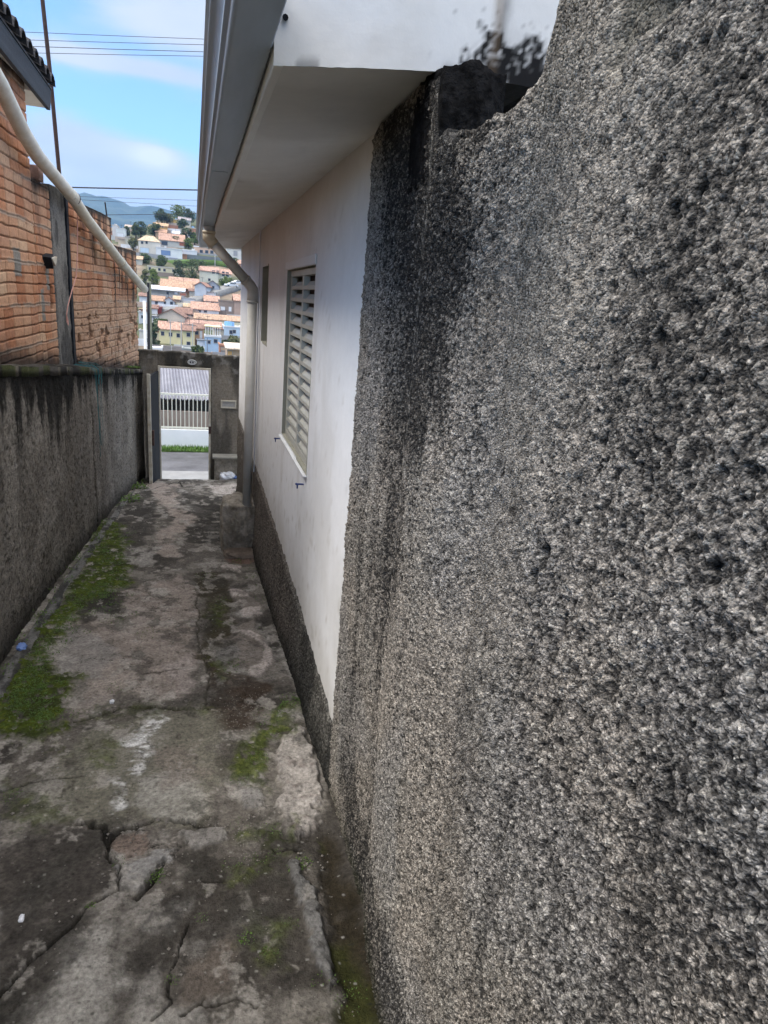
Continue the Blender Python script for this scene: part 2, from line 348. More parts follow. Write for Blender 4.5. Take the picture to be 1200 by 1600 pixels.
# near part
lay(Z7([(60,250),(150,180),(250,60),(500,10),(600,30),(590,180),(560,330),(300,320),(60,290)]),(.175,.165,.13),.8,.05,.22,.003)
lay(Z7([(0,400),(100,330),(290,330),(300,480),(250,520),(0,790)]),(.058,.051,.045),.9,.02,.12)
lay(Z7([(460,400),(800,390),(870,760),(700,850),(480,640),(380,510),(500,500)]),(.048,.042,.036),.88,.03,.15)
lay(Z7([(280,580),(340,600),(330,700),(400,790),(450,857),(60,900),(160,790),(200,680)]),(.36,.34,.31),.9,.04,.3)
lay(Z7([(150,560),(270,560),(180,690),(110,790),(20,860),(0,800)]),drk,.75,.03,.1)
lay(Z7([(350,610),(430,560),(500,590),(470,700),(400,760),(340,690)]),drk,.6)
lay(Z7([(480,680),(600,640),(660,760),(500,790)]),(.15,.125,.105),.75)
lay(Z7([(360,200),(500,160),(560,290),(480,310),(330,280)]),(.31,.295,.265),.85)
lay(Z7([(400,120),(540,110),(560,190),(440,220)]),(.19,.16,.14),.6)
lay(Z7([(600,60),(700,90),(640,230),(590,180)]),(.06,.055,.045),.7)
lay(Z7([(640,230),(700,230),(710,280),(650,280)]),(.2,.19,.18),.9,.01,.05,.01)
lay(Z7([(480,345),(600,330),(622,365),(560,375),(520,392)]),(.23,.215,.20),.95,.008,.04,.012,.15)
lay(Z7([(290,370),(320,340),(390,345),(400,390),(340,415)]),(.20,.155,.13),.95,.008,.04,-.004,.15)
lay(Z7([(320,440),(400,415),(425,440),(370,500),(320,500)]),(.25,.24,.23),.95,.008,.04,.012,.15)
lay(Z7([(400,400),(470,385),(455,430),(405,425)]),(.27,.26,.25),.95,.008,.03,.010,.1)
lay(Z7([(330,520),(480,545),(470,600),(380,600)]),(.21,.20,.185),.7)
for q in ([(420,15),(455,40),(400,85),(415,130),(380,190),(345,180),(360,130),(330,90),(385,60)],[(310,205),(352,215),(345,275),(310,285)]):
    for k in range(1): 
        m=pm(Z7(q),.02,.10)*ss(.34,.56,fbm(X*24,Y*44,5,77,.65)); C=mixc(C,(.66,.65,.64),m*(.45+.5*ss(.42,.58,fbm(X*60,Y*60,3,78))))
# raised stone, gutter strip, mossy soil by the wall
m=pm(Z7([(725,150),(760,100),(800,85),(825,130),(845,200),(862,270),(800,365),(750,290),(738,200)]),.012,.11); ruff=fbm(X*26,Y*26,5,90)
C=mixc(C,(.31,.285,.262),m); C=mixc(C,(.20,.17,.155),m*ss(.58,.72,ruff)*.8); H=H*(1-m)+m*(.022+(ruff-.5)*.030)
lay(Z7([(855,480),(880,360),(950,500),(1050,870),(880,870),(905,760),(870,560)]),(.030,.024,.015),.95,.03,.08,-.02)
lay(Z7([(880,640),(930,640),(1010,870),(800,870),(900,780)]),(.035,.038,.010),.85,.03,.12)
lay(Z7([(765,420),(800,430),(820,480),(850,500),(875,640),(905,750),(880,772),(830,640),(795,520)]),(.17,.165,.16),.95,.006,.02,.022,.1)
sm=1-ss(.33,.37,X)*ss(2.4,2.2,Y)
C=mixc(C,(.34,.315,.285),ss(.60,.66,fbm(X*9+w2*.3,Y*6,6,68,.6))*.6*sm); C=mixc(C,(.045,.042,.036),ss(.585,.66,fbm(X*6.5+w2*.4,Y*4.5,6,69,.6))*.55*sm)
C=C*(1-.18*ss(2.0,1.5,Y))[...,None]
# moss
mo=np.zeros(X.shape)
for q,s in ((Z6([(340,160),(400,160),(430,240),(430,380),(330,400),(200,500),(130,600),(100,560),(210,430),(260,340),(310,230)]),1),
          (Z6([(215,400),(262,400),(250,470),(190,540),(130,620),(90,640),(70,600),(130,520)]),.95),
          (Z6([(80,600),(150,640),(250,690),(220,780),(180,830),(200,900),(40,910),(-40,840),(-40,760),(60,660)]),1),
          (Z7([(640,100),(720,40),(780,0),(800,20),(720,120),(720,230),(650,200)]),.8),(Z7([(610,330),(770,330),(770,360),(620,370)]),.6),
          (Z7([(600,440),(740,400),(800,400),(640,450)]),.6),(Z7([(230,110),(280,100),(280,160),(240,165)]),.5),(Z7([(0,180),(60,210),(150,310),(60,330),(0,260)]),.5),
          (Z6([(700,440),(740,420),(760,500),(710,520)]),.6),(Z6([(720,620),(780,640),(760,690),(720,690)]),.6),
          (Z6([(250,790),(500,770),(700,780),(690,800),(400,810),(260,830)]),.45),(Z7([(700,560),(800,590),(740,640),(720,720),(700,700)]),.5)):
    mo=np.maximum(mo,ss(.05,-.04,polysd(X,Y,q)+w1*.20+w2*.08)*s)
mt=fbm(X*30,Y*30,4,50); mo=mo*ss(.34,.50,mt+mo*.06)
mc=mixc(np.ones(X.shape+(3,))*arr(*mossc),(.085,.105,.015),ss(.5,.7,fbm(X*60,Y*60,3,51))); mc=mixc(mc,moss2,ss(.5,.66,fbm(X*11,Y*11,3,52)))
C=C*(1-mo[...,None])+mc*mo[...,None]; H=H+mo*(.006+.012*(fbm(X*70,Y*70,2,53)-.3))
# cracks
def crack(pl,wd,dp,col=(.012,.011,.009)):
    global C,H
    d=linesd(X+w1*.05+w2*.02,Y+w1*.05+w2*.02,pl)/wd*(1.0/(.55+fbm(X*12,Y*12,2,61)*.9)); m=ss(1,.35,d); H=H-m*dp; C=mixc(C,col,m*.9)
crack(Z7([(200,325),(285,325),(292,365),(310,345),(340,327),(370,325),(420,310),(480,320),(545,330)]),.011,.03)
crack(Z7([(290,370),(290,410),(315,450),(318,500),(240,540),(190,600),(120,660),(70,700),(-10,790)]),.007,.022)
crack(Z7([(510,580),(470,700),(455,770),(460,800),(400,857)]),.0045,.015)
crack(Z7([(485,835),(540,800),(620,795),(700,800)]),.006,.018)
crack(Z7([(370,515),(420,460),(435,425)]),.010,.03); crack(Z7([(725,397),(800,388)]),.006,.02)
crack(Z7([(0,230),(80,210),(230,190)]),.006,.014); crack(Z7([(520,480),(600,480)]),.005,.01)
crack(Z6([(230,835),(400,790),(560,782),(700,790)]),.013,.02,(.03,.03,.015)); crack(Z6([(480,672),(600,655)]),.010,.014)
crack(Z6([(660,400),(668,580),(705,680),(690,780)]),.007,.010,(.05,.045,.035)); crack(Z6([(30,612),(110,600)]),.01,.012)
crack(Z6([(330,60),(345,100),(600,25),(610,45)]),.012,.01)
hair=ss(.006,.0,np.abs(fbm(X*2.3+w2*.2,Y*1.9,6,64,.6)-.5))*ss(.42,.55,fbm(X*1.7,Y*1.5,3,65)); C=mixc(C,(.02,.018,.015),hair*.8); H=H-hair*.006
wf,wi=worley(X*5.5+w1,Y*3.2+w1,5)
# left edge against the wall: worn kerb strip handled apart, dark dirt joint
H=H+np.interp(X,[-1.2,-.93,-.85,.40,.47,.6],[.0,.0,.0,0,.008,.012])
# small grit
C=C*(1.0+.46*(fbm(X*55,Y*45,4,62)-.35))[...,None]*1.12; C=mixc(C,(.03,.027,.023),ss(.72,.80,fbm(X*33,Y*27,4,63))*.5)
g=_h(np.floor(X/.007),np.floor(Y/.007),5); C=mixc(C,(.3,.29,.27),(g>.9935)*.7); C=mixc(C,(.02,.02,.018),((g>.97)&(g<.98))*.5)
P=np.stack([X,Y,gz(Y)+H],-1)
tag(gridmesh('path',P,m_path,C,back=(0,0,-.45),flip=True),kind='structure')

# kerb strip along the left wall
def wallx(Y): return np.interp(Y,[-2,3.5,5.07,6.67,7.9,9.8,10.25],[-1.02,-1.0,-.98,-.93,-.885,-.735,-.70])
ys=np.arange(1.2,9.2,.02); t=np.linspace(0,1,14); Yk,T=np.meshgrid(ys,t,indexing='ij')
wd=.085+(fbm(Yk*3,Yk*0,3,4)-.5)*.05; wd=wd*ss(9.3,7.6,Yk)
Xk=wallx(Yk)+.035+wd*T; Zk=gz(Yk)+.022*ss(0,.12,T)*ss(1,.85,T)-.01+(fbm(Yk*20,T*3,3,8)-.5)*.016
Ck=mixc(np.ones(Xk.shape+(3,))*arr(.17,.165,.16),(.06,.058,.055),ss(.42,.6,fbm(Yk*8,T*2,4,7)))
tag(gridmesh('kerb',np.stack([Xk,Yk,Zk],-1),m_path,Ck,back=(0,0,-.05),flip=True),kind='structure')

# steps down to the gate, street, pavement beyond
MB().box(-1.0,.72,9.962,10.06,-3.3,-2.88).box(-1.0,.72,10.063,10.9,-3.6,-3.2).build('steps',m_concrete).__setitem__('kind','structure')
MB().box(-6,6,10.9,float(onz(290,736,-4.0)[1]),-4.6,-4.0).build('pavement',m_pave)['kind']='structure'
sx=np.linspace(-14,14,60); sy=np.linspace(float(onz(290,736,-4.0)[1])+.004,18.1,24); Xs,Ys=np.meshgrid(sx,sy,indexing='ij')
tag(gridmesh('street',np.stack([Xs,Ys,-4.15+(fbm(Xs,Ys,3,8)-.5)*.05],-1),m_asphalt,None,back=(0,0,-.3)),kind='structure')

# ------------------------------------------------------------------ left boundary wall
def ltop(Y): return -.035-.1105*Y
ys=np.concatenate([np.arange(-1.5,2.8,.08),np.arange(2.8,10.2,.014)]); n2=150
Yw,T=np.meshgrid(ys,np.linspace(0,1,n2),indexing='ij')
zb=gz(Yw)-.25-ss(9.9,10,Yw)*.7; zt=ltop(Yw)+(fbm(Yw*4,Yw*0,3,2)-.5)*.02; Zw=zb+(zt-zb)*T
d=(fbm(Yw*45,Zw*45,4,11)-.5)*.016+(fbm(Yw*5,Zw*3,3,12)-.5)*.03
stp=fbm(Yw*3.6+(fbm(Yw*2,Yw*0,2,91)-.5)*3,Zw*.5,5,13,.6); stf=fbm(Yw*17,Zw*1.0,4,14); fromtop=(zt-Zw)
Cw=np.ones(Yw.shape+(3,))*arr(.235,.215,.19); Cw=mixc(Cw,(.36,.335,.30),ss(.45,.65,fbm(Yw*3,Zw*3,4,15))*.6)
reach=.17+.95*ss(.42,.70,stp)*(.35+.9*ss(6.5,3.8,Yw)); dk=ss(reach,reach*.35,fromtop-.25*(stf-.5))
Cw=mixc(Cw,(.018,.017,.016),dk*.93); Cw=mixc(Cw,(.03,.028,.024),ss(.56,.68,stf)*.4*ss(1.3,.3,fromtop)); Cw=mixc(Cw,(.016,.016,.015),ss(.30,.02,fromtop-.25*(stp-.5)-.12*(stf-.5))*.75)
Cw=mixc(Cw,(.03,.028,.024),ss(.22,.02,Zw-gz(Yw)+.08*(stf-.5))*.8); Cw=mixc(Cw,(.05,.048,.043),ss(4.4,3.4,Yw+.5*stp)*.4)
Cw=mixc(Cw,(.06,.065,.022),ss(.05,.0,fromtop)*ss(.48,.66,stf)*.6)
gr=ss(.05,.015,np.abs(Yw-6.75+(stf-.5)*.05)); Cw=mixc(Cw,(.016,.016,.014),gr*.85); d=d-gr*.025   # vertical groove, coloured darker
spots=ss(.60,.68,fbm(Yw*60,Zw*60,3,16)); Cw=mixc(Cw,(.012,.012,.012),spots*.6)
P=np.stack([wallx(Yw)+d,Yw,Zw],-1)
tag(gridmesh('left_wall',P,m_lwall,Cw,back=None,flip=False),'low rough grey render wall with black stains running down, along the left of the path','wall')
LW=D.objects['left_wall']
# wall top ledge (coping), mossy and stained
ys=np.arange(-1.5,10.2,.03); Yc,T=np.meshgrid(ys,np.linspace(0,1,18),indexing='ij')
Xc=wallx(Yc)+.008-(.42)*T; Zc=ltop(Yc)+.004+(fbm(Yc*7,T*4,4,5)-.5)*.025+.05*T*ss(5,7,Yc)
Cc=mixc(np.ones(Yc.shape+(3,))*arr(.075,.07,.065),(.025,.024,.022),ss(.4,.6,fbm(Yc*5,T*3,3,6))); Cc=mixc(Cc,(.2,.18,.15),ss(.6,.7,fbm(Yc*14,T*4,3,9))*.6)
Cc=mixc(Cc,(.055,.065,.02),ss(.12,.0,T)*ss(.52,.66,fbm(Yc*9,T,3,19))*.7)
gridmesh('coping',np.stack([Xc,Yc,Zc],-1),m_lwall,Cc,back=(0,0,-.06),parent=LW,flip=False)

# ------------------------------------------------------------------ house on the right: wall with openings
HX=.53; HY0,HY1=2.085,8.22; ZS=.497
def bandz(Y): return np.interp(Y,[1.9,2.2,3.3,5.5,8.3],[-1.60,-1.60,-1.51,-1.45,-1.43])
HOUSE=empty('white_house',(HX,5,-2.1),'white plastered house with boxed eave and louvred window along the right of the path','house')
W1=(3.13,4.11,-.815,.150); W2=(5.17,5.63,-.355,.212)
ys=np.unique(np.round(np.concatenate([np.arange(HY0,HY1,.03),[HY1],[W1[0],W1[1],W2[0],W2[1]]]),4))
ts=np.unique(np.round(np.concatenate([np.arange(-1.42,ZS+.02,.03),[ZS+.02],[W1[2],W1[3],W2[2],W2[3]]]),4))
ts=ts[ts>-1.40]
low=np.linspace(0,1,8)[:-1]
Yh,_=np.meshgrid(ys,np.zeros(len(low)+len(ts)),indexing='ij'); Zh=np.zeros(Yh.shape)
bb=bandz(ys)-.03; 
for k,l in enumerate(low): Zh[:,k]=bb+(ts[0]-bb)*l
Zh[:,len(low):]=ts[None,:]
yc=(ys[:-1]+ys[1:])/2; 
msk=np.ones((len(ys)-1,Zh.shape[1]-1),bool)
for (a,b,c,dd) in (W1,W2):
    for i in range(len(ys)-1):
        if a<yc[i]<b:
            for j in range(len(low),Zh.shape[1]-1):
                if c<(Zh[i,j]+Zh[i,j+1])/2<dd: msk[i,j]=False
und=(fbm(Yh*1.6,Zh*1.6,3,70)-.5)*.010+(fbm(Yh*9,Zh*9,3,71)-.5)*.003
for (a,b,c,dd) in (W1,W2): und=und*(1-ss(.02,.0,np.maximum(np.maximum(a-Yh,Yh-b),np.maximum(c-Zh,Zh-dd))))
Ch=np.ones(Yh.shape+(3,))*arr(.76,.76,.77)
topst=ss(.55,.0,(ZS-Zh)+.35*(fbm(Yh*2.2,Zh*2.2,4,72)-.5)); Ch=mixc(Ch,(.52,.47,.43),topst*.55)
Ch=mixc(Ch,(.50,.47,.43),ss(.30,.0,Zh-bandz(Yh)+.22*(fbm(Yh*14,Zh*7,4,73)-.5))*.5)
Ch=mixc(Ch,(.45,.42,.38),ss(.69,.74,fbm(Yh*22,Zh*22,4,75))*ss(-.4,-1.3,Zh)*.5); Ch=mixc(Ch,(.50,.47,.44),ss(.004,.0,np.abs(fbm(Yh*2.3,Zh*2.3,4,76)-.52))*.35)
Ch=mixc(Ch,(.55,.53,.50),ss(.58,.7,fbm(Yh*3,Zh*1.2,4,74))*.3)
Ch=mixc(Ch,(.45,.42,.38),ss(.08,.0,np.abs(Yh-3.35+.02*np.sin(Zh*9)))*ss(-.8,-.86,Zh)*ss(-1.25,-.86,Zh)*.35)
gridmesh('wall',np.stack([HX-und*0-und,Yh,Zh],-1),m_white,Ch,mask=msk,parent=HOUSE,flip=True)
# far end, rear body and near end wall of the house
MB().box(HX+.15,HX+3.2,HY0+.02,HY1-.02,-3.4,ZS+.01).box(HX+.012,HX+.147,HY1-.03,HY1-.003,-3.4,ZS+.01).box(HX+.012,HX+.147,HY0+.003,HY0+.03,-3.4,ZS+.01).build('body_wall',m_wwall,HOUSE,world=True)
# the opening blocks: cut shows body behind, so reveals sit in front of a recessed pocket
def cutbody(a,b,c,dd,depth):
    m=MB()  # reveals as an open box lining
    m.box(HX,HX+depth,b,b+.012,c-.012,dd+.012); m.box(HX,HX+depth,a-.012,a,c-.012,dd+.012)
    m.box(HX,HX+depth,a,b,dd,dd+.012); m.box(HX,HX+depth,a,b,c-.012,c); return m
# window with louvred shutters
a,b,c,dd=W1
WIN=cutbody(a,b,c,dd,.10).build('window',m_reveal,HOUSE,world=True)
MB().box(HX+.10,HX+.112,a,b,c,dd).build('pane',m_dark,WIN,world=True)
X0=HX+.020; fr=MB(); ft=.028
for (y0,y1) in ((a+.02,a+.055),((a+b)/2-.02,(a+b)/2+.02),(b-.055,b-.02)): fr.box(X0,X0+.035,y0,y1,c+.035,dd-.035)
fr.box(X0,X0+.035,a+.02,b-.02,c+.003,c+.034); fr.box(X0,X0+.035,a+.02,b-.02,dd-.034,dd-.003)
fr.build('frame',m_alu,WIN,bevel=.002,world=True)
for (y0,y1) in ((a+.056,(a+b)/2-.021),((a+b)/2+.021,b-.056)):
    sl=MB(); n=14; ht=(dd-c-.075)/n
    for k in range(n):
        z=c+.038+k*ht
        sl.prism([(X0+.004,z),(X0+.006,z-.004),(X0+.034,z+ht*.58),(X0+.032,z+ht*.63)],'y',y0,y1)
        sl.prism([(X0+.001,z-.002),(X0+.0038,z-.004),(X0+.0036,z+.014),(X0+.001,z+.016)],'y',y0,y1)
    sl.build('shutter',m_alu,WIN,world=True)
lt=MB(); lt.box(HX-.010,HX-.0005,a-.03,b+.02,dd+.0005,dd+.045); lt.build('lintel',m_wwall,WIN,bevel=.004,world=True)
MB().box(HX-.016,HX+.018,a-.01,b+.03,c-.022,c-.0125).build('sill',m_wwall,WIN,bevel=.004,world=True)
for (yy,zz) in ((b+.05,c-.045),(a+.06,c-.075)):
    MB().tube([(HX+.01,yy,zz),(HX-.034,yy,zz)],.0045,8).tube([(HX-.032,yy-.016,zz+.003),(HX-.034,yy+.012,zz-.002)],.006,8).tube([(HX-.030,yy,zz),(HX-.030,yy,zz-.022)],.0035,8).build('shutter_hook',m_blue,WIN,world=True)
a,b,c,dd=W2
W=cutbody(a,b,c,dd,.12).build('small_window',m_reveal,HOUSE,world=True)
MB().box(HX+.12,HX+.13,a,b,c,dd).build('pane',m_glassy,W,world=True)
MB().box(HX+.08,HX+.118,a+.002,b-.002,c+.002,c+.03).box(HX+.08,HX+.118,(a+b)/2-.012,(a+b)/2+.012,c+.03,dd-.002).build('frame',m_alu,W,world=True)
# rough base band
ysb=np.concatenate([np.arange(2.06,4,.010),np.arange(4,HY1+.03,.02)]); 
Yb,T=np.meshgrid(ysb,np.linspace(0,1,110),indexing='ij')
zt=bandz(Yb)+(fbm(Yb*22,Yb*0,4,81)-.5)*.045-.0; zb=gz(Yb)-.15; Zb=zb+(zt-zb)*T
db=(fbm(Yb*70,Zb*70,4,82)-.5)*.014+(fbm(Yb*4,Zb*4,3,83)-.5)*.02+.012+.02*ss(.25,.0,Zb-gz(Yb))
db=db*ss(1.0,.97,T)
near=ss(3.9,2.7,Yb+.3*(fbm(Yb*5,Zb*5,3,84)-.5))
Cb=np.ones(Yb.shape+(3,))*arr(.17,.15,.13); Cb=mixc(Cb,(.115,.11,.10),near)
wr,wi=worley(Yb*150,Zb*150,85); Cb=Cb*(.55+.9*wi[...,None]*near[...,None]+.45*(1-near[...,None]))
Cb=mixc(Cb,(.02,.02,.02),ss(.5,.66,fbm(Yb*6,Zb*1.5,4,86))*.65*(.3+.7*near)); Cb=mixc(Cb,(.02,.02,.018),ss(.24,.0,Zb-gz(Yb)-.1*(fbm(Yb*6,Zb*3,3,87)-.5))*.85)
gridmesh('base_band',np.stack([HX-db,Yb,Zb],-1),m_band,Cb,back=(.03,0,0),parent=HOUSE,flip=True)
# boxed eave
EX=.158; EY0,EY1=1.56,8.30; EZ=.445
y_=np.linspace(EY0,EY1,120); Ye,T=np.meshgrid(y_,np.linspace(0,1,16),indexing='ij')
gridmesh('soffit',np.stack([EX+(HX+.10-EX)*T,Ye,EZ+.055*ss(0,1,T)*.95+(fbm(Ye*1.3,T*2,3,91)-.5)*.008*np.minimum(1,T*6)+.006],-1),m_white,mixc(np.ones(Ye.shape+(3,))*arr(.80,.785,.75),(.55,.52,.47),np.clip(ss(.5,.7,fbm(Ye*1.5,T*1.2,4,92))*.45+ss(.006,.0,np.abs(fbm(Ye*1.1,T*1.5,5,66)-.5))*.3+ss(.62,.70,fbm(Ye*5,T*3,5,67))*ss(.5,1,T)*.5,0,1)),parent=HOUSE,flip=False)
# end face of the eave box, with black mould above the broken wall
xe=np.concatenate([np.arange(EX,1.1,.008),np.arange(1.1,4.2,.1)]); ze=np.arange(0,.62,.008); Xe,Ze=np.meshgrid(xe,ze,indexing='ij')
zlow=np.interp(Xe,[EX,.53,4],[EZ,.492,.50])+(fbm(Xe*14,Xe*0,3,93)-.5)*.006; Ze2=zlow+Ze
P=np.stack([Xe,EY0+(fbm(Xe*3,Ze2*3,3,94)-.5)*.006-.004*0,Ze2],-1)
Ce=np.ones(Xe.shape+(3,))*arr(.66,.655,.65); Ce=mixc(Ce,(.52,.50,.47),ss(.45,.7,fbm(Xe*5,Ze2*5,4,95))*.45)
wq=(fbm(Xe*19,Ze2*19,3,101)-.5)*2.2; mould=ss(-.05,.34,.62-np.sqrt(((Xe-.70)/.24)**2+((Ze2-.49)/.17)**2)+(fbm(Xe*47+wq,Ze2*33+wq*.7,5,96,.85)-.5)*1.7)
mould=np.maximum(mould*1.0,.7*ss(.03,.0,np.abs(Xe-.645-.02*(fbm(Ze2*8,Ze2*0,2,97)-.5)))*ss(.35,.55,fbm(Xe*25,Ze2*6,4,98)))
mould=np.maximum(mould,ss(.025,.0,Ze)*ss(.50,.60,fbm(Xe*22,Ze2*10,3,99))*.5)
soft=ss(.1,.9,.80-np.sqrt(((Xe-.69)/.24)**2+((Ze2-.49)/.20)**2)+(fbm(Xe*12,Ze2*8,5,97)-.5)*.9); Ce=mixc(Ce,(.16,.155,.15),soft*.6); Ce=mixc(Ce,(.012,.012,.013),np.clip(mould*1.05,0,1)); rs=ss(.02,.0,np.abs(Xe-.632))*ss(.3,.6,fbm(Xe*9,Ze2*4,3,100)); Ce=mixc(Ce,(.22,.15,.09),rs*.5)
gridmesh('eave_end',P,m_white,Ce,parent=HOUSE,flip=False)
MB().tube([tuple(ony(446,27,EY0+.01)),tuple(ony(446,27,EY0-.012))],.006,8).build('nail',m_darkmetal,HOUSE,world=True)
f=MB(); f.box(EX,EX+.02,EY0+.006,EY1,EZ+.001,1.04); f.box(EX+.02,HX+3.2,EY1-.02,EY1,ZS-.02,1.04); f.build('fascia',m_soffit,HOUSE,bevel=.003,world=True)
r=MB(); r.prism([(EX-.02,1.045),(HX+1.8,1.62),(HX+3.4,1.06),(HX+3.4,1.0),(HX+1.8,1.55),(EX-.02,1.03)],'y',EY0-.04,EY1+.05)
r.build('roof',m_tile,HOUSE,world=True)

# metal gutter on the fascia: folded profile swept along the eave with a slight sag
G=empty('gutter',(EX-.06,5,.5),'grey galvanised box gutter fixed along the eave of the white house','gutter')
prof=[(-.001,.600),(-.001,.486),(-.006,.480),(-.078,.478),(-.084,.474),(-.090,.480),(-.089,.510),(-.098,.509),(-.099,.520),(-.094,.526),(-.112,.560),(-.121,.560),(-.121,.571),(-.116,.576),(-.119,.604),(-.128,.606),(-.126,.614),(-.114,.610),(-.110,.566),(-.088,.526),(-.083,.486),(-.02,.486),(-.004,.49),(-.004,.600)]
yg=np.linspace(.75,8.35,60); pr=np.array(prof); U,Vv=np.meshgrid(np.arange(60),np.arange(len(prof)+1),indexing='ij')
prc=np.vstack([pr,pr[:1]])
yy=yg[U]; sag=-.012*np.sin((yy-1.2)*1.1)**2-.004
P=np.stack([EX-.002+prc[Vv,0],yy,prc[Vv,1]+sag],-1)
gridmesh('trough',P,m_gutter,None,parent=G,flip=True,smooth=False)
MB().prism([(EX-.003,.49),(EX-.08,.482),(EX-.09,.53),(EX-.117,.57),(EX-.12,.60),(EX-.003,.585)],'y',8.352,8.356).build('end_cap',m_gutter,G,world=True)
for yj in (3.05,):
    MB().prism([(EX-.02,.464),(EX-.088,.462),(EX-.092,.469),(EX-.02,.470)],'y',yj,yj+.03).build('joint_strap',m_gutter,G,world=True)
# downspout
PY=5.72
DP=empty('downpipe',(.45,PY,-1.77),'pale rain downpipe with cream elbow, dropping from the gutter to the concrete block','downpipe')
top=Vector((.118,PY-.12,.455)); el1=Vector((.112,PY-.10,.385)); el2=Vector((.462,PY,.050)); foot=Vector((.452,PY,-1.80))
MB().tube([top+Vector((0,0,.02)),top-Vector((0,0,.035))],[.05,.043],18).build('outlet',m_gutter,DP,smooth=False,world=True)
dirn=(el2-el1).normalized()
MB().tube([(.117,PY-.12,.425),(.114,PY-.11,.40),el1,el1+dirn*.03,el1+dirn*.06],[.046,.046,.044,.043,.043],20).tube([(.117,PY-.12,.432),(.117,PY-.12,.415)],.050,20).build('elbow',m_cream,DP,smooth=True,world=True)
MB().tube([el1+dirn*.055,el2-dirn*.05],.0395,20).build('pipe',m_pvcgrey,DP,smooth=True,world=True)
MB().tube([el2-dirn*.09,el2-dirn*.03,el2+Vector((.0,0,-.01)),el2+Vector((0,0,-.05)),el2+Vector((0,0,-.11))],[.043,.043,.044,.044,.043],20).tube([el2-dirn*.09,el2-dirn*.075],.047,20).tube([el2+Vector((0,0,-.10)),el2+Vector((0,0,-.115))],.047,20).build('elbow',m_pvcgrey,DP,smooth=True,world=True)
MB().tube([el2+Vector((0,0,-.11)),foot],.0395,20).build('pipe',m_pvcgrey,DP,smooth=True,world=True)
MB().tube([(.517,PY+.05,.49),(.512,PY+.05,-1.5)],.006,6).build('cable',m_paper,DP,world=True)
# concrete block at its foot
def lump(name,c,s,mat,seed,lab,cat,rnd=.18,n=28,group=None,amp=.1,rz=0):
    import bmesh
    bm=bmesh.new(); bmesh.ops.create_cube(bm,size=2); bmesh.ops.subdivide_edges(bm,edges=bm.edges[:],cuts=n,use_grid_fill=True)
    V=np.array([v.co[:] for v in bm.verts]); ln=np.linalg.norm(V,axis=1,keepdims=True); V=V*(1-rnd)+V/ln*rnd*1.25
    d1=(fbm(V[:,0]*1.6+V[:,2],V[:,1]*1.6-V[:,2]*.7,4,seed)-.5)*2; d2=(fbm(V[:,0]*7+V[:,2]*5,V[:,1]*7-V[:,2]*4,4,seed+5)-.5)*2
    V=V*(1+(d1*amp+d2*amp*.45)[:,None]); ca,sa=math.cos(rz),math.sin(rz)
    Q=V*np.array(s); Q=np.stack([Q[:,0]*ca-Q[:,1]*sa,Q[:,0]*sa+Q[:,1]*ca,Q[:,2]],1)
    for v,q in zip(bm.verts,Q): v.co=q
    me=D.meshes.new(name); bm.to_mesh(me); bm.free(); o=link(name,me,mat,None,True); o.location=c
    return tag(o,lab,cat,group)
m_block=material('mossy_block',(.32,.29,.25),.95,nscale=9,namt=.6,tint=(1,.95,.8),bump=1,bscale=40,bumpdist=.015,n2scale=50,n2amt=.3)
lump('concrete_block',(.395,PY+.14,-2.03),(.155,.20,.25),m_block,3,'rough stained concrete block at the foot of the downpipe','concrete block',.30,30,amp=.12)
lump('rock',tuple(gpt(368,868)+np.array([.06,0,.01])),(.15,.11,.035),material('reddish_stone',(.17,.135,.11),.9,nscale=20,namt=.5,bump=.8,bscale=50),8,'flat brownish stone lying just in front of the concrete block','stone',.5,14,amp=.25)

# ------------------------------------------------------------------ rough pebble-dashed boundary wall on the right, close to the camera
yv=[-1.6]
while yv[-1]<2.10:
    y=yv[-1]; yv.append(y+(.05 if y<.0 else .0018+.0021*max(0,y-.3)))
yv=np.array(yv); nv=1120; Tn=np.linspace(0,1,nv)
Yp,T=np.meshgrid(yv,Tn,indexing='ij')
ztop=np.interp(Yp,[-1.6,.4,.80,.865,.90,.918,.93,.98,1.10,1.22,1.32,1.345,1.50,1.53,1.66,1.80,1.90,1.97,2.02,2.06,2.095],
                  [1.6,1.15,.72,.56,.43,.36,.315,.298,.292,.300,.312,.330,.350,.470,.486,.486,.484,.482,.487,.480,.470])+(fbm(Yp*38,Yp*0,4,20)-.5)*.022*ss(2.2,1.6,Yp)
zbt=gz(Yp)-.12; Zp=zbt+(ztop-zbt)*T
Xb=np.interp(Yp,[-1.6,1.15,1.36,1.5,2.1],[.452,.452,.470,.500,.508])
Yq=Yp+(fbm(Zp*9,Zp*0,3,21)-.5)*.02*ss(1.98,2.08,Yp)      # ragged far edge
gs=1/.0047; f1,id1=worley(Yp*gs,Zp*gs,22); f2,id2=worley(Yp*gs*.6+3,Zp*gs*.6,23)
g1=np.clip(1-f1*f1*1.7,0,1)*(.35+.65*id1); g2=np.clip(1-f2*f2*1.6,0,1)*ss(.45,.8,id2)
lum=fbm(Yp*48,Zp*44,4,24,.55); lum2=fbm(Yp*6,Zp*5,4,25); cl=fbm(Yp*75,Zp*75,3,28)
hgt=g1*.0044+g2*.0030+(lum-.5)*.011+(lum2-.5)*.014+(cl-.5)*.004
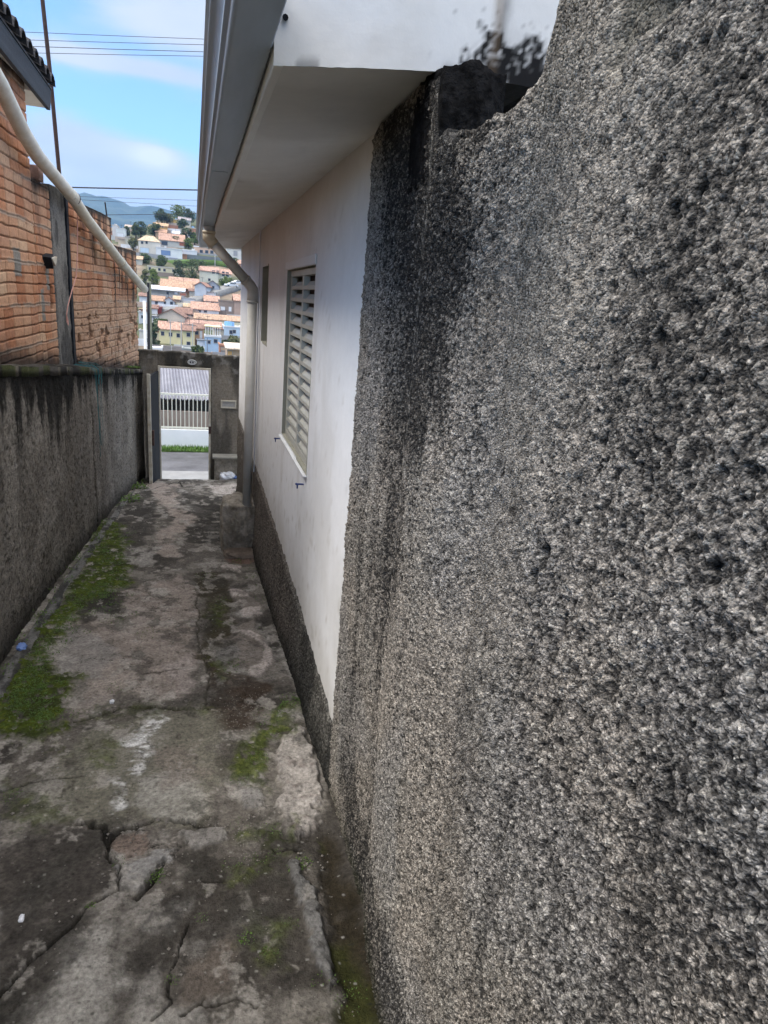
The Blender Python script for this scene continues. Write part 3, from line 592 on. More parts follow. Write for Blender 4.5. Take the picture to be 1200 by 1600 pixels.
# gouge near the top and deep pits
def wp(x,y): q=onx(x,y,.455); return (q[1],q[2])
gou=ss(.012,-.012,polysd(Yp,Zp,[wp(*q) for q in ((960,-40),(1085,-40),(1060,5),(1015,38),(985,75),(975,118),(948,122),(952,60),(965,20))])+(fbm(Yp*30,Zp*30,3,26)-.5)*.03)
hgt=hgt-gou*.022
pits=np.zeros(Yp.shape)
for (x,y,rw,rh) in ((912,428,.006,.014),(905,330,.005,.010),(893,425,.004,.008),(850,870,.009,.020),(838,905,.008,.018),(843,950,.006,.014),(858,990,.006,.012),(908,835,.005,.022),(760,1446,.006,.008),(1035,530,.008,.009),(832,1010,.007,.010),(870,1020,.008,.012),(1100,300,.007,.015),(1060,340,.006,.012),(720,1080,.005,.008),(990,1230,.008,.01),(1120,900,.008,.014),(1005,745,.006,.012),(950,690,.006,.014)):
    q=wp(x,y); ww=fbm(Yp*60,Zp*60,2,29)-.5
    pits=np.maximum(pits,ss(1.25,.6,np.sqrt(((Yp-q[0]+ww*.012)/rw)**2+((Zp-q[1]+ww*.012)/rh)**2)))
hgt=hgt-pits*.010
edge=ss(1.0,.994,T); Xw=Xb-hgt*edge
# colour: sand and gravel grains, lichen-grey, black mould; shade painted into cavities
base=np.ones(Yp.shape+(3,))*arr(.335,.30,.262)
base=mixc(base,(.30,.28,.25),ss(.45,.7,lum2)*.6); base=mixc(base,(.27,.27,.275),ss(.5,.66,fbm(Yp*3.1,Zp*2.6,3,31))*.35)
gv=(id1*.75+.25*id2); base=base*(.45+1.05*gv)[...,None]; base=mixc(base,(.48,.45,.40),(id1>.93)*.75); base=mixc(base,(.03,.03,.03),(id1<.10)*.75)
cav=ss(.48,.22,lum*.55+cl*.45+.12*(g1-.3)); base=mixc(base,(.022,.021,.020),cav*.85); fn=fbm(Yp*150,Zp*150,3,44); base=mixc(base,(.02,.02,.02),ss(.50,.80,f1*.75+.35*(fn-.5)+.30*(.5-lum))*.85); base=mixc(base,(.02,.02,.019),ss(.62,.70,fbm(Yp*90,Zp*80,3,45))*.5)  # hollows and gaps between grains coloured near-black, standing in for shade
zr=np.interp(Yp,[.2,2.1],[0,1])
def reg(pts,f=.06,wv=.12):
    P_=[tuple((onx(x,y,.46 if x>690 else .50))[1:]) for x,y in pts]
    return ss(f,-f,polysd(Yp,Zp,P_)+(fbm(Yp*7,Zp*5,4,35)-.5)*wv*2)
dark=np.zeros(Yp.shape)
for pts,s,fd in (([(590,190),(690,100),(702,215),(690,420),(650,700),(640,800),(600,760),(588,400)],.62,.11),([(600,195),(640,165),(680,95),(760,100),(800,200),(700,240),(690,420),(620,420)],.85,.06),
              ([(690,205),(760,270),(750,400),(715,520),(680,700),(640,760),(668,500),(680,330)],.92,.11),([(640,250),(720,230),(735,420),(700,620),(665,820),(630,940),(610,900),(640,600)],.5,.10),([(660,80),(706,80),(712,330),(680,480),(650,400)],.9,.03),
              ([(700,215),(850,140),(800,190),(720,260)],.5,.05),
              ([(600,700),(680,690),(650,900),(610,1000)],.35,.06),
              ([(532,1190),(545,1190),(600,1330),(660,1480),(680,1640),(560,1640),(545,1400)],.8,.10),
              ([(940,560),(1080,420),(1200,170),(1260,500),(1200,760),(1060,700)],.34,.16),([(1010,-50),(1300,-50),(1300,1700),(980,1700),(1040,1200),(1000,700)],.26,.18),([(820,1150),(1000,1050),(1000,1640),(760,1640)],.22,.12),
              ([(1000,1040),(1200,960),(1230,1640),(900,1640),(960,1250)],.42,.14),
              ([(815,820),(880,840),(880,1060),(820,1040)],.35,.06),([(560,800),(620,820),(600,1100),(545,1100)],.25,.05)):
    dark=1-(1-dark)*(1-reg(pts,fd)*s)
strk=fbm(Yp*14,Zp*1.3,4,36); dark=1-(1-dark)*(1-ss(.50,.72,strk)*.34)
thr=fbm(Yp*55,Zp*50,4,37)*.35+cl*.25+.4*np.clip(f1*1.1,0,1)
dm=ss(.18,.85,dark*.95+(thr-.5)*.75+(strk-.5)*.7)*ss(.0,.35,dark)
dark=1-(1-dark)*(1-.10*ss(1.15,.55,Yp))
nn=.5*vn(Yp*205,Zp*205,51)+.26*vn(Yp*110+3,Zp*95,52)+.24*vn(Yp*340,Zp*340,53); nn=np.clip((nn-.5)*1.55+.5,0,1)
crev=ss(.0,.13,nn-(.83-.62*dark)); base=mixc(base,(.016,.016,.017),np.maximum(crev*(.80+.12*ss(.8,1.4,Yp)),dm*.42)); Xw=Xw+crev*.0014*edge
base=mixc(base,(.012,.012,.012),pits*.8); base=mixc(base,(.07,.072,.055),gou*.75)
tanm=reg([(860,160),(960,140),(880,500),(800,620),(780,500)],.08)*.35; base=mixc(base,(.40,.335,.265),tanm*1.5*(1-cav)); pale=reg([(880,-40),(1130,-40),(1000,250),(930,520),(860,760),(760,1100),(700,1000),(800,600),(800,300)],.10)*.35; base=mixc(base,(.44,.40,.35),pale*(1-cav))
base=mixc(base,(.03,.033,.012),ss(.10,.0,Zp-gz(Yp)-.05*(thr-.5))*.5)
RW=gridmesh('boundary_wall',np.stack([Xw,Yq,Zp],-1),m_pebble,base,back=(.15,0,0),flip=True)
tag(RW,'coarse pebble-dashed grey boundary wall with a broken top edge, filling the right side','wall')
# dark broken masonry stub behind the wall edge, ground behind the wall
m_stub=material('mouldy_masonry',(.013,.013,.014),.95,spec=.04,nscale=45,namt=.9,bump=1,bscale=60,bumpdist=.012,n2scale=8,n2amt=.5)
p=ony(738,150,1.52)
lump('masonry_stub',(p[0]-.004,1.60,.375),(.075,.11,.125),m_stub,14,'black mouldy masonry stub between the boundary wall and the eave end','masonry',.35,30,amp=.10)
MB().box(.62,4,-1.6,2.05,-2,.10).build('raised_ground',m_concrete)['kind']='structure'
# ------------------------------------------------------------------ hollow-block brickwork on the left
def bx_(Y): return np.interp(Y,[2,5,6.5,10.25],[-1.235,-1.22,-1.15,-.735])
def brick(name,Y0,Y1,ztop,seed,parent=None,rub=0,drip=.4,holes=()):
    ys=np.arange(Y0,Y1+.0001,.013); nz=int((ztop+1.1)/.0065)
    Y,T=np.meshgrid(ys,np.linspace(0,1,nz),indexing='ij')
    zb=ltop(Y)-.04; zt=ztop+(fbm(Y*4,Y*0,3,seed)-.5)*.014; Z=zb+(zt-zb)*T
    wob=(fbm(Y*3,Z*3,3,seed+1)-.5)*.03
    zz=(Z+2.0+wob); cN=np.floor(zz/.298); fc=zz-cN*.298; rib=fc/.0745; rf=rib-np.floor(rib)
    per=.215; yo=Y+_h(cN,cN*0,seed+2)*.2+(fbm(Z*14,Y*9,2,seed+8)-.5)*.02; b=np.floor(yo/per); bf=yo/per-b
    rid=_h(b,cN,seed+3); r2=_h(b,cN*4+np.floor(rib),seed+4)
    gro=ss(.10,.03,np.minimum(rf,1-rf)*.9+ (fbm(Y*30,Z*30,2,seed+6)-.5)*.05)
    vj=ss(.055,.02,np.minimum(bf,1-bf)); mor=ss(.020,.011,np.minimum(fc,.298-fc)+(fbm(Y*22,Z*22,3,seed+5)-.5)*.016)
    C=np.ones(Y.shape+(3,))*arr(.47,.225,.125)
    C=mixc(C,(.52,.31,.20),ss(.3,.9,rid)); C=mixc(C,(.36,.16,.09),(rid<.22)*.7); C=mixc(C,(.58,.42,.29),(r2>.86)*.6)
    C=mixc(C,(.40,.23,.16),ss(.5,.7,fbm(Y*5,Z*5,4,seed+7))*.5)
    h=-gro*.010-vj*.007+(fbm(Y*28,Z*28,3,seed+9)-.5)*.006
    C=mixc(C,(.10,.055,.04),np.maximum(gro*.62,vj*.38))
    C=mixc(C,(.31,.26,.215),mor*.75*ss(.3,.55,fbm(Y*6,Z*9,3,seed+40))); h=np.where(mor>.3,h*.5+.002,h)
    if rub:
        lowz=ss(-.02,-.25,Z+(fbm(Y*4,Z*4,3,seed+20)-.5)*.3); w,wi=worley(Y*15,Z*26,seed+21)
        C=mixc(C,(.46,.32,.22),lowz*.6); C=mixc(C,(.10,.055,.035),lowz*ss(.42,.7,w)*.22); h=h-lowz*w*.007
        dmg=ss(.76,.82,fbm(Y*9,Z*9,3,seed+22)+.18*ss(-.15,-.5,Z)-.02); h=h-dmg*.018; C=mixc(C,(.12,.06,.035),dmg*.8)
    for (hy,hz,hw,hh,cc) in holes:
        m=ss(0,-.012,np.maximum(np.abs(Y-hy)-hw,np.abs(Z-hz)-hh)+(fbm(Y*30,Z*30,3,seed+31)-.5)*.02); C=mixc(C,cc,m*.95); h=h+(-.04 if sum(cc)<.3 else .003)*m
    st=fbm(Y*7,Z*.7,4,seed+10); dt=zt-Z
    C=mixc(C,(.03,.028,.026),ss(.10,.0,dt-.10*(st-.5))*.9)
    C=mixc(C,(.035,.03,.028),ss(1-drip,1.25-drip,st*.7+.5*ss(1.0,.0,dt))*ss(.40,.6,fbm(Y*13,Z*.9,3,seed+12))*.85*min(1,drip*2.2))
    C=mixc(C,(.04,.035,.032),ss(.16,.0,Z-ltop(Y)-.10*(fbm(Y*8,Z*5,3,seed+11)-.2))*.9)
    P=np.stack([bx_(Y)+h,Y,Z],-1)
    return gridmesh(name,P,m_brick,C,back=(-.13,0,0),parent=parent,smooth=True)
BH=empty('brick_house',(-1.2,4,-.6),'unplastered brick house wall with a dark tiled eave at the top left','house')
GRY=(.22,.215,.20); DKH=(.07,.04,.03)
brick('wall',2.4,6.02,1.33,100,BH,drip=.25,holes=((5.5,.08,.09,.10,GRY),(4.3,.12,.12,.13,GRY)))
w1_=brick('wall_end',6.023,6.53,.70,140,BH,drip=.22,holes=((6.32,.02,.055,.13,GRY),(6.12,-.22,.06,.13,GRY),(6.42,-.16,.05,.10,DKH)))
MB().box(-4.2,-1.38,2.4,6.0,-1.3,1.32).build('body_wall',material('plain_brick',(.3,.15,.09),.9,nscale=8,namt=.3),BH,world=True)
rt=MB()
for k in range(21):
    y=6.46-.195*k; n=8; L0=(-1.05,1.50); L1=(-2.4,2.08)
    for (ra,off,sgn) in ((.088,0,1),):
        vs=[]; N=7
        for (xx,zz) in (L0,L1):
            for rr in (ra,ra-.014):
                for i in range(N):
                    a_=math.pi*i/(N-1); vs.append((xx,y-math.cos(a_)*rr,zz-.06+math.sin(a_)*rr*.85))
        fs=[]
        for i in range(N-1):
            fs+=[(i,i+1,2*N+i+1,2*N+i),(N+i+1,N+i,3*N+i,3*N+i+1),(i+1,i,N+i,N+i+1)]
        fs+=[(0,2*N,3*N,N),(N-1,2*N-1,4*N-1,3*N-1)]
        rt.add(vs,fs)
    rt.prism([(L0[0]-.03,1.42),(L0[0]-.03,1.435),(L1[0],2.01),(L1[0],1.995)],'y',y-.10,y+.09)
rt.build('roof_tiles',m_tile,BH,world=True)
MB().prism([(-1.13,1.275),(-1.10,1.275),(-1.085,1.42),(-1.13,1.43)],'y',2.3,6.56).build('fascia_board',m_wood,BH,world=True,bevel=.004)
MB().box(-1.40,-1.132,2.4,6.03,1.335,1.35).box(-1.40,-1.132,6.04,6.55,1.285,1.40).build('soffit',m_soffit,BH,world=True)
# pillar
PL=empty('concrete_pillar',(-1.12,6.8,-.8),'grey concrete pillar with a dark far edge between two stretches of brick wall','pillar')
py0,py1=6.545,6.93
ys=np.arange(py0,py1,.012); Yq_,T=np.meshgrid(ys,np.linspace(0,1,150),indexing='ij'); Zq_=(ltop(Yq_)-.03)+(.76-ltop(Yq_))*T
Cq=mixc(np.ones(Yq_.shape+(3,))*arr(.22,.215,.205),(.07,.07,.07),ss(.45,.62,fbm(Yq_*9,Zq_*3,4,3))*.8); Cq=mixc(Cq,(.03,.03,.03),ss(.25,0,.76-Zq_)*.8)
gridmesh('shaft',np.stack([bx_(Yq_)+.004+(fbm(Yq_*20,Zq_*12,4,4)-.5)*.02,Yq_,Zq_],-1),m_lwall,Cq,back=(-.14,0,0),parent=PL)
MB().box(-1.125,-1.085,6.945,7.06,ltop(7)-.01,.72).build('side_strip',m_darkmetal,PL,world=True,bevel=.004)  # far edge of the pillar, set as a plain dark strip
BW=empty('brick_wall',(-1.0,8,-.9),'middle stretch of bare brick wall between the pillar and the lower far stretch','wall')
def yat(px,py): # depth where a sight line meets the brick face
    r=ray(px,py)/ray(px,py)[1]; 
    for Y in np.arange(3,12,.005):
        if r[0]*Y>=bx_(Y)-1e-9 and False: pass
    yy=np.arange(4,11,.005); return float(yy[np.argmin(np.abs(r[0]*yy-bx_(yy)))])
YS=yat(176,400); slot=yat(150,410)
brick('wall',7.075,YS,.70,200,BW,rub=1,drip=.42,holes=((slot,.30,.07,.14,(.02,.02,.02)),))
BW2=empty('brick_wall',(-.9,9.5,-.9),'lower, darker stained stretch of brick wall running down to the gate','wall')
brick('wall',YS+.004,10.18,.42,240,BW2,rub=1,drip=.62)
lump('loose_brick',(-1.20,6.22,.755),(.06,.10,.05),material('pinkish_brick',(.30,.2,.17),.9,nscale=20,namt=.4),31,'pinkish loose brick lying on the brick wall top below the tiled eave','brick',.12,8,amp=.06)
# big white pipe down the brick wall
pts=[(-60,30),(0,132),(35,205),(58,243),(85,275),(112,306),(136,343),(160,373),(190,411),(216,441),(226,452)]
def onbrick(px,py,off=.10):
    r=ray(px,py); r=r/r[1]; yy=np.arange(3.0,10.6,.002); i=np.argmin(np.abs(r[0]*yy-(bx_(yy)+off))); return r*yy[i]
pp=[Vector(onbrick(*q)) for q in pts]
PVC=empty('drain_pipe',tuple(pp[5]),'long off-white plastic pipe slanting down in front of the brick wall','pipe')
MB().tube(pp,.050,20).build('pipe',m_pvc,PVC,smooth=True,world=True)
d_=(pp[5]-pp[4]).normalized()
for q,dq in ((pp[5],d_),(pp[8],(pp[8]-pp[7]).normalized())): MB().tube([q-dq*.05,q+dq*.05],.0545,20).build('coupling',m_pvc,PVC,smooth=False,world=True)
MB().tube([pp[5]+d_*.06,pp[5]+d_*.072],.058,16).build('tie_wire',m_rust,PVC,world=True)
e=pp[-1]; w_=ony(225.5,470,10.6); MB().tube([(w_[0],10.6,w_[2]),(w_[0]+.004,10.6,-3.2)],.022,12).build('drop',m_wwall,PVC,smooth=True,world=True)
# mast, thin rod, lamp, strings
a_=ony(60,-60,7.0); b_=ony(93,275,7.0)
MB().tube([a_,(Vector(a_)+Vector(b_))/2+Vector((.006,0,0)),b_,tuple(Vector(b_)+Vector((.01,0,-.35)))],.0165,10).tube([Vector(ony(79,128,7.0))-Vector((.0,0,.02)),Vector(ony(79,128,7.0))+Vector((.02,0,.02))],.02,8).build('mast',m_rust,None)
tag(D.objects['mast'],'thin rusty metal mast rising past the tiled eave into the sky','mast')
a_=Vector(onbrick(169,347,-.05)); b_=Vector(onbrick(164,316,-.05)); tag(MB().tube([a_-Vector((0,0,.05)),b_],.008,6).build('rod',m_wire),'short thin rod standing on the middle brick wall','rod')
q=Vector(onbrick(76,406,.03)); LP=empty('wall_lamp',tuple(q),'small triangular lamp with pale glass on the brick wall beside the pillar','lamp')
MB().tube([q+Vector((-.04,0,0)),q+Vector((.03,0,0))],[.075,.07],3).build('housing',m_darkmetal,LP,world=True,bevel=.004)
MB().tube([q+Vector((.028,0,0)),q+Vector((.05,-.01,0))],[.050,.045],3).build('glass',m_frame,LP,world=True,bevel=.004)
MB().tube([q+Vector((-.05,.12,.02)),q+Vector((.0,.08,.0))],.008,6).build('arm',m_darkmetal,LP,world=True)
s_=[Vector(onbrick(*v,.055)) for v in ((121,322),(121,355),(121,395),(119,432),(112,455),(106,478),(104,492))]
tag(MB().tube(s_,.0045,6).tube([s_[-1],s_[-1]+Vector((.0,.02,-.05)),s_[-1]+Vector((.01,.0,-.09))],[.004,.012,.003],6).build('string',m_pink),'thin pinkish string hanging from the white pipe against the bricks','string')
tc_=MB(); rnd=random.Random(4); 
for k in range(11):
    y0=6.95+rnd.gauss(0,.17); xx=float(wallx(y0))+.02; z0=ltop(6.95)+.02
    pts=[(xx-.16,y0+rnd.gauss(0,.06),z0+.03),(xx-.03,y0,z0+.012),(xx+.018,y0,z0-.02)]; L_=rnd.uniform(.10,.28) if k>5 else rnd.uniform(.4,.85); zc=z0-.02; yy_=y0
    for j in range(5): zc-=L_/5; yy_+=rnd.gauss(0,.012)+(6.95-yy_)*.12; pts.append((xx+.016+rnd.random()*.01,yy_,zc))
    tc_.tube(pts,.0017 if k>3 else .0014,4)
tag(tc_.build('frayed_cord',m_teal),'frayed teal cord draped over the low grey wall','cord')

# ------------------------------------------------------------------ gate wall at the end of the path
GW=empty('gate_wall',(0,10.27,-3.2),'dark stained rendered wall with a narrow gateway at the end of the path','wall')
def slab(name,x0,x1,z0,z1,seed):
    X,T=np.meshgrid(np.arange(x0,x1+.0001,(x1-x0)/max(2,int((x1-x0)/.015))),np.linspace(0,1,max(8,int((z1-z0)/.015))),indexing='ij'); 
    zt=z1+((fbm(X*9,X*0,3,55)-.5)*.03 if z1>-.95 else 0); Z=z0+(zt-z0)*T
    C=np.ones(X.shape+(3,))*arr(.21,.185,.155); C=mixc(C,(.27,.24,.205),ss(.45,.65,fbm(X*5,Z*3,4,56))*.6); st=fbm(X*6,Z*.8,4,57)
    C=mixc(C,(.028,.027,.024),ss(.40,.0,(-.90-Z)-.5*(st-.45))*.8); C=mixc(C,(.03,.03,.028),ss(.5,.68,st)*.6); C=mixc(C,(.22,.21,.2),ss(.62,.7,fbm(X*10,Z*8,4,58))*ss(-1.5,-1.1,Z)*.6)
    C=mixc(C,(.04,.037,.03),ss(.5,.0,Z+2.95)*.7)
    P=np.stack([X,10.2-(fbm(X*25,Z*25,4,59)-.5)*.012,Z],-1)
    gridmesh(name,P,m_gate,C,back=(0,.16,0),parent=GW)
slab('left_pier',-1.3,-.499,-3.6,-.885,1); slab('right_pier',.246,1.6,-3.6,-.885,1); slab('lintel',-.4985,.2455,-1.083,-.885,1)
FRM=MB().box(-.497,-.470,10.17,10.30,-3.3,-1.088).box(.217,.2445,10.17,10.30,-3.3,-1.088).box(-.469,.216,10.17,10.30,-1.115,-1.088).build('gate_frame',m_frame,GW,bevel=.003,world=True)
q=ony(327,672,10.16); MB().box(q[0]-.012,q[0]+.03,10.15,10.168,q[2]-.055,q[2]+.055).build('latch_plate',m_rust,FRM,bevel=.003,world=True)
GT=empty('gate_leaf',(-.50,10.15,-3.2),'dark steel gate leaf standing open against the left wall','gate')
th=math.atan2(-.60,-.07); c0=(-.505,10.16)
MB().box(c0[0],c0[0]+.66,c0[1]-.018,c0[1]+.018,-3.2,-1.16,rz=th,c=c0).build('panel',m_darkmetal,GT,world=True,bevel=.003)
MB().box(c0[0]+.655,c0[0]+.69,c0[1]-.022,c0[1]+.022,-3.2,-1.13,rz=th,c=c0).build('stile',m_frame,GT,world=True,bevel=.003)
hq=ony(250,686,9.55); HD=MB().box(c0[0]+.60,c0[0]+.65,c0[1]+.02,c0[1]+.05,hq[2]-.09,hq[2]+.12,rz=th,c=c0).build('lock',m_rust,GT,world=True,bevel=.004)
MB().tube([(hq[0]-.06,9.56,hq[2]),(hq[0]-.01,9.545,hq[2]),(hq[0]+.06,9.55,hq[2]-.004)],.008,8).build('handle',m_frame,HD,world=False)
# oval lamp over the gate
q=ony(300,566,10.17); LV=empty('gate_lamp',tuple(q),'small pale oval lamp fixed over the gateway','lamp')
ov=MB(); N=24
def oval(rx,rz,y): return [(q[0]+rx*math.cos(2*math.pi*i/N),y,q[2]+rz*math.sin(2*math.pi*i/N)) for i in range(N)]
rings=[oval(.062,.036,10.195),oval(.066,.038,10.165),oval(.060,.034,10.150),oval(.047,.022,10.155)]
ov.add(sum(rings,[]),[tuple(range(3*N,4*N))]+[(k*N+i,k*N+(i+1)%N,(k+1)*N+(i+1)%N,(k+1)*N+i) for k in range(3) for i in range(N)])
ov.build('rim',material('lamp_plastic',(.40,.41,.42),.4),LV,world=True)
for dx in (-.02,.014): MB().box(q[0]+dx-.009,q[0]+dx+.009,10.146,10.156,q[2]-.012,q[2]+.014).build('slot',m_dark,LV,world=True,bevel=.003)
# letter box
a_=ony(345,625,10.19); b_=ony(369,636,10.19); LB=empty('letter_box',((a_[0]+b_[0])/2,10.18,a_[2]-.06),'pale metal letter slot set in the wall right of the gateway','letter box')
lx0,lx1,lz1,lz0=a_[0],b_[0],a_[2],b_[2]-.02
m=MB(); m.box(lx0,lx1,10.165,10.2,lz1-.018,lz1).box(lx0,lx1,10.165,10.2,lz0,lz0+.018).box(lx0,lx0+.02,10.165,10.2,lz0+.0185,lz1-.0185).box(lx1-.02,lx1,10.165,10.2,lz0+.0185,lz1-.0185)
m.build('frame',m_frame,LB,world=True); MB().box(lx0+.021,lx1-.021,10.178,10.198,lz0+.019,lz1-.019).build('flap',material('flap_metal',(.36,.35,.34),.5,nscale=30,namt=.2),LB,world=True)
# low bench with slab, and litter
BN=empty('masonry_bench',(.45,10.05,-2.8),'low brown masonry box with a pale slab in the right corner by the gate','masonry box')
MB().box(.30,.80,10.0,10.19,-3.2,-2.40).build('body',m_block,BN,world=True,bevel=.01)
MB().box(.27,.80,9.95,10.185,-2.398,-2.365).build('slab',material('pale_slab',(.27,.26,.23),.85,nscale=15,namt=.3),BN,world=True,bevel=.006)
def crumple(name,c,s,mat,seed,lab,cat,rz=0): return lump(name,c,s,mat,seed,lab,cat,.6,10,amp=.5,rz=rz)
g=gpt(354,748); crumple('plastic_bag',(g[0],g[1]-.05,g[2]+.05),(.085,.06,.06),m_paper,5,'crumpled white and blue plastic bag lying by the gate corner','bag')
crumple('plastic_bag',(g[0]+.09,g[1]-.02,g[2]+.035),(.09,.05,.03),m_bluepaper,9,'flattened blue plastic bag partly under the white one by the gate','bag')
g=gpt(367,742); lump('brown_stone',(g[0]-.02,g[1]+.10,g[2]+.10),(.09,.06,.05),m_block,12,'dark rounded stone on top of the rubbish in the gate corner','stone',.8,10,amp=.15)
g=gpt(34,1016); crumple('plastic_scrap',(g[0],g[1],g[2]+.02),(.022,.03,.010),m_bluepaper,21,'small blue and white plastic scrap on the kerb by the left wall','litter')
g=gpt(175,1098); crumple('paper_scrap',(g[0],g[1],g[2]+.006),(.008,.010,.005),m_paper,22,'tiny white paper scrap on the middle of the path','litter')
g=gpt(34,1437); crumple('paper_scrap',(g[0],g[1],g[2]+.006),(.006,.012,.004),m_paper,23,'small pale leaf-shaped scrap on the dark slab at the lower left','litter')
# weeds and grit
rnd=random.Random(11)
def tuft(m,c,n,L,sp):
    for _ in range(n):
        a=rnd.uniform(0,6.28); r=rnd.random()**.5*sp; x=c[0]+math.cos(a)*r; y=c[1]+math.sin(a)*r; z=c[2]+rnd.uniform(0,L*.6)
        b=rnd.uniform(0,6.28); l=L*rnd.uniform(.4,1); t=Vector((math.cos(b),math.sin(b),rnd.uniform(.1,1.1))).normalized(); s=t.cross(Vector((0,0,1))).normalized()*l*.32; p=Vector((x,y,z))
        m.add([p,p+t*l*.5+s,p+t*l,p+t*l*.5-s],[(0,1,2,3)])
gc=MB()
for (zx,zy,n,L,sp) in [(640,200,60,.007,.04),(690,150,70,.008,.05),(730,90,60,.008,.05),(770,60,50,.008,.05),(650,330,60,.006,.05),(720,345,60,.007,.05),(760,340,40,.007,.03),(620,440,40,.006,.04),(680,430,50,.006,.05),(740,410,50,.006,.05),(790,440,70,.009,.03),(810,430,60,.009,.03),(660,630,50,.008,.025),(720,680,60,.007,.03),(770,605,60,.006,.04),(540,575,30,.006,.02),(245,543,30,.008,.015),(320,430,40,.006,.03),(415,470,60,.008,.03),(430,455,40,.007,.02),(30,250,60,.008,.04),(120,310,60,.006,.05),(870,750,40,.006,.04),(940,790,60,.006,.05),(850,640,30,.005,.03),(700,20,40,.006,.04),(460,740,30,.006,.02)]:
    q=gpt(zx/1.714,1100+zy/1.714); tuft(gc,q+np.array([0,0,.002]),n,L,sp)
for _ in range(420):
    k_=rnd.random(); P0=((370,200),(380,380),(230,450),(110,620),(60,760),(150,800)); i_=min(4,int(k_*5)); f_=k_*5-i_; zx=P0[i_][0]*(1-f_)+P0[i_+1][0]*f_+rnd.gauss(0,38); zy=P0[i_][1]*(1-f_)+P0[i_+1][1]*f_+rnd.gauss(0,40); q=gpt(zx/2.143,740+zy/2.143)
    if q[0]>float(wallx(q[1]))+.14: tuft(gc,q+np.array([0,0,.006]),16,.007+.0016*q[1],.035)
for (zx,zy,n,L,sp) in [(980,780,120,.015,.07),(960,800,80,.012,.08),(900,830,80,.01,.08),(780,650,60,.012,.08),(730,430,60,.012,.08),(240,275,60,.03,.05),(90,425,50,.03,.03),(380,490,80,.012,.08),(490,540,60,.010,.08),(400,720,50,.010,.06),(690,345,60,.01,.08),(455,50,150,.05,.16),(430,90,100,.05,.15),(800,300,40,.015,.06)]:
    q=gpt(zx/2.143,740+zy/2.143); tuft(gc,q+np.array([0,0,.004]),n,L,sp)
for _ in range(40):
    y=rnd.uniform(2.2,8); q=(.50+rnd.gauss(-.05,.03),y,gz(y)+.01); tuft(gc,q,14,.008+y*.001,.05)
for _ in range(50):
    y=rnd.uniform(3,9.6); q=(float(wallx(y))+rnd.uniform(.02,.10),y,gz(y)+.02); tuft(gc,q,12,.01+y*.002,.05)
for _ in range(70):
    y=rnd.uniform(9.2,10.15); x=rnd.uniform(float(wallx(y))-.02,float(wallx(y))+.0); tuft(gc,(x-.05,y,ltop(y)+.02),14,.03,.06)
tag(gc.build('ground_cover',m_weed),kind='stuff')
gt=MB()
def grit(x,y,z,r):
    vs=[(x+r*rnd.uniform(.6,1.2)*a,y+r*rnd.uniform(.6,1.2)*b,z+r*rnd.uniform(.4,.9)*c) for a,b,c in ((1,0,0),(-1,0,0),(0,1,0),(0,-1,0),(0,0,1),(0,0,-1))]
    gt.add(vs,[(0,2,4),(2,1,4),(1,3,4),(3,0,4),(2,0,5),(1,2,5),(3,1,5),(0,3,5)])
for _ in range(700):
    y=1.15+rnd.random()**1.6*7; x=rnd.uniform(-.9,.5); grit(x,y,gz(y)+.006,rnd.uniform(.001,.0026)*(1+y*.12))
for (zx,zy,n,sp) in ((800,830,160,.10),(420,395,60,.03),(450,420,60,.03),(860,780,120,.12),(520,300,40,.05),(650,400,60,.06)):
    for _ in range(n):
        q=gpt(zx/(2.143 if zx>=800 else 1.714),(740+zy/2.143) if zx>=800 else 1100+zy/1.714); grit(q[0]+rnd.gauss(0,sp*.6),q[1]+rnd.gauss(0,sp),q[2]+.006,rnd.uniform(.0015,.004))
for (zx,zy,n,sp,sz) in ((350,350,26,.05,.006),(420,330,20,.05,.007),(300,470,14,.03,.005),(200,580,16,.05,.005),(640,330,20,.06,.006),(440,440,16,.03,.006),(540,330,14,.04,.005),(820,420,14,.03,.006),(700,300,16,.05,.006),(120,680,12,.05,.005),(500,700,12,.04,.005),(60,300,16,.06,.007)):
    for _ in range(n):
        q=gpt(zx/1.714,1100+zy/1.714); grit(q[0]+rnd.gauss(0,sp),q[1]+rnd.gauss(0,sp),q[2]+.005,sz*rnd.uniform(.35,1.2))
tag(gt.build('grit',m_stone),kind='stuff')

# ------------------------------------------------------------------ across the street
zs=-4.12; WY=float(onz(290,700,zs)[1]); 
top=ony(290,672,WY)[2]
MB().box(-7,7,WY,WY+.15,-4.6,top).build('front_wall',m_wwall); tag(D.objects['front_wall'],'low white front wall across the street, seen through the gateway','wall')
MB().box(-7,7,WY-.35,WY-.01,-4.5,zs+.02).build('verge',m_grass)['kind']='structure'
vg=MB()
for _ in range(1500):
    p=Vector((rnd.uniform(-2,2.2),WY-rnd.uniform(.02,.42),zs+.01)); l=rnd.uniform(.05,.14); t=Vector((rnd.gauss(0,.4),rnd.gauss(0,.4),1)).normalized()*l; s=Vector((.014,rnd.gauss(0,.01),0)); vg.add([p-s,p+s,p+t],[(0,1,2)])
tag(vg.build('grass',material('verge_grass',(.10,.19,.04),.8,nscale=6,namt=.5)),kind='stuff')
FN=empty('bar_fence',(0,WY+.07,top),'white vertical bar fence on the low white wall across the street','fence')
zt=ony(290,617,WY)[2]; zl=ony(290,669,WY)[2]
MB().box(-4,4,WY+.055,WY+.095,zt-.03,zt+.02).build('top_rail',m_bars,FN,world=True); MB().box(-4,4,WY+.055,WY+.095,zl-.02,zl+.02).build('bottom_rail',m_bars,FN,world=True)
q0=ony(262,640,WY)[0]; dx=ony(268.7,640,WY)[0]-q0
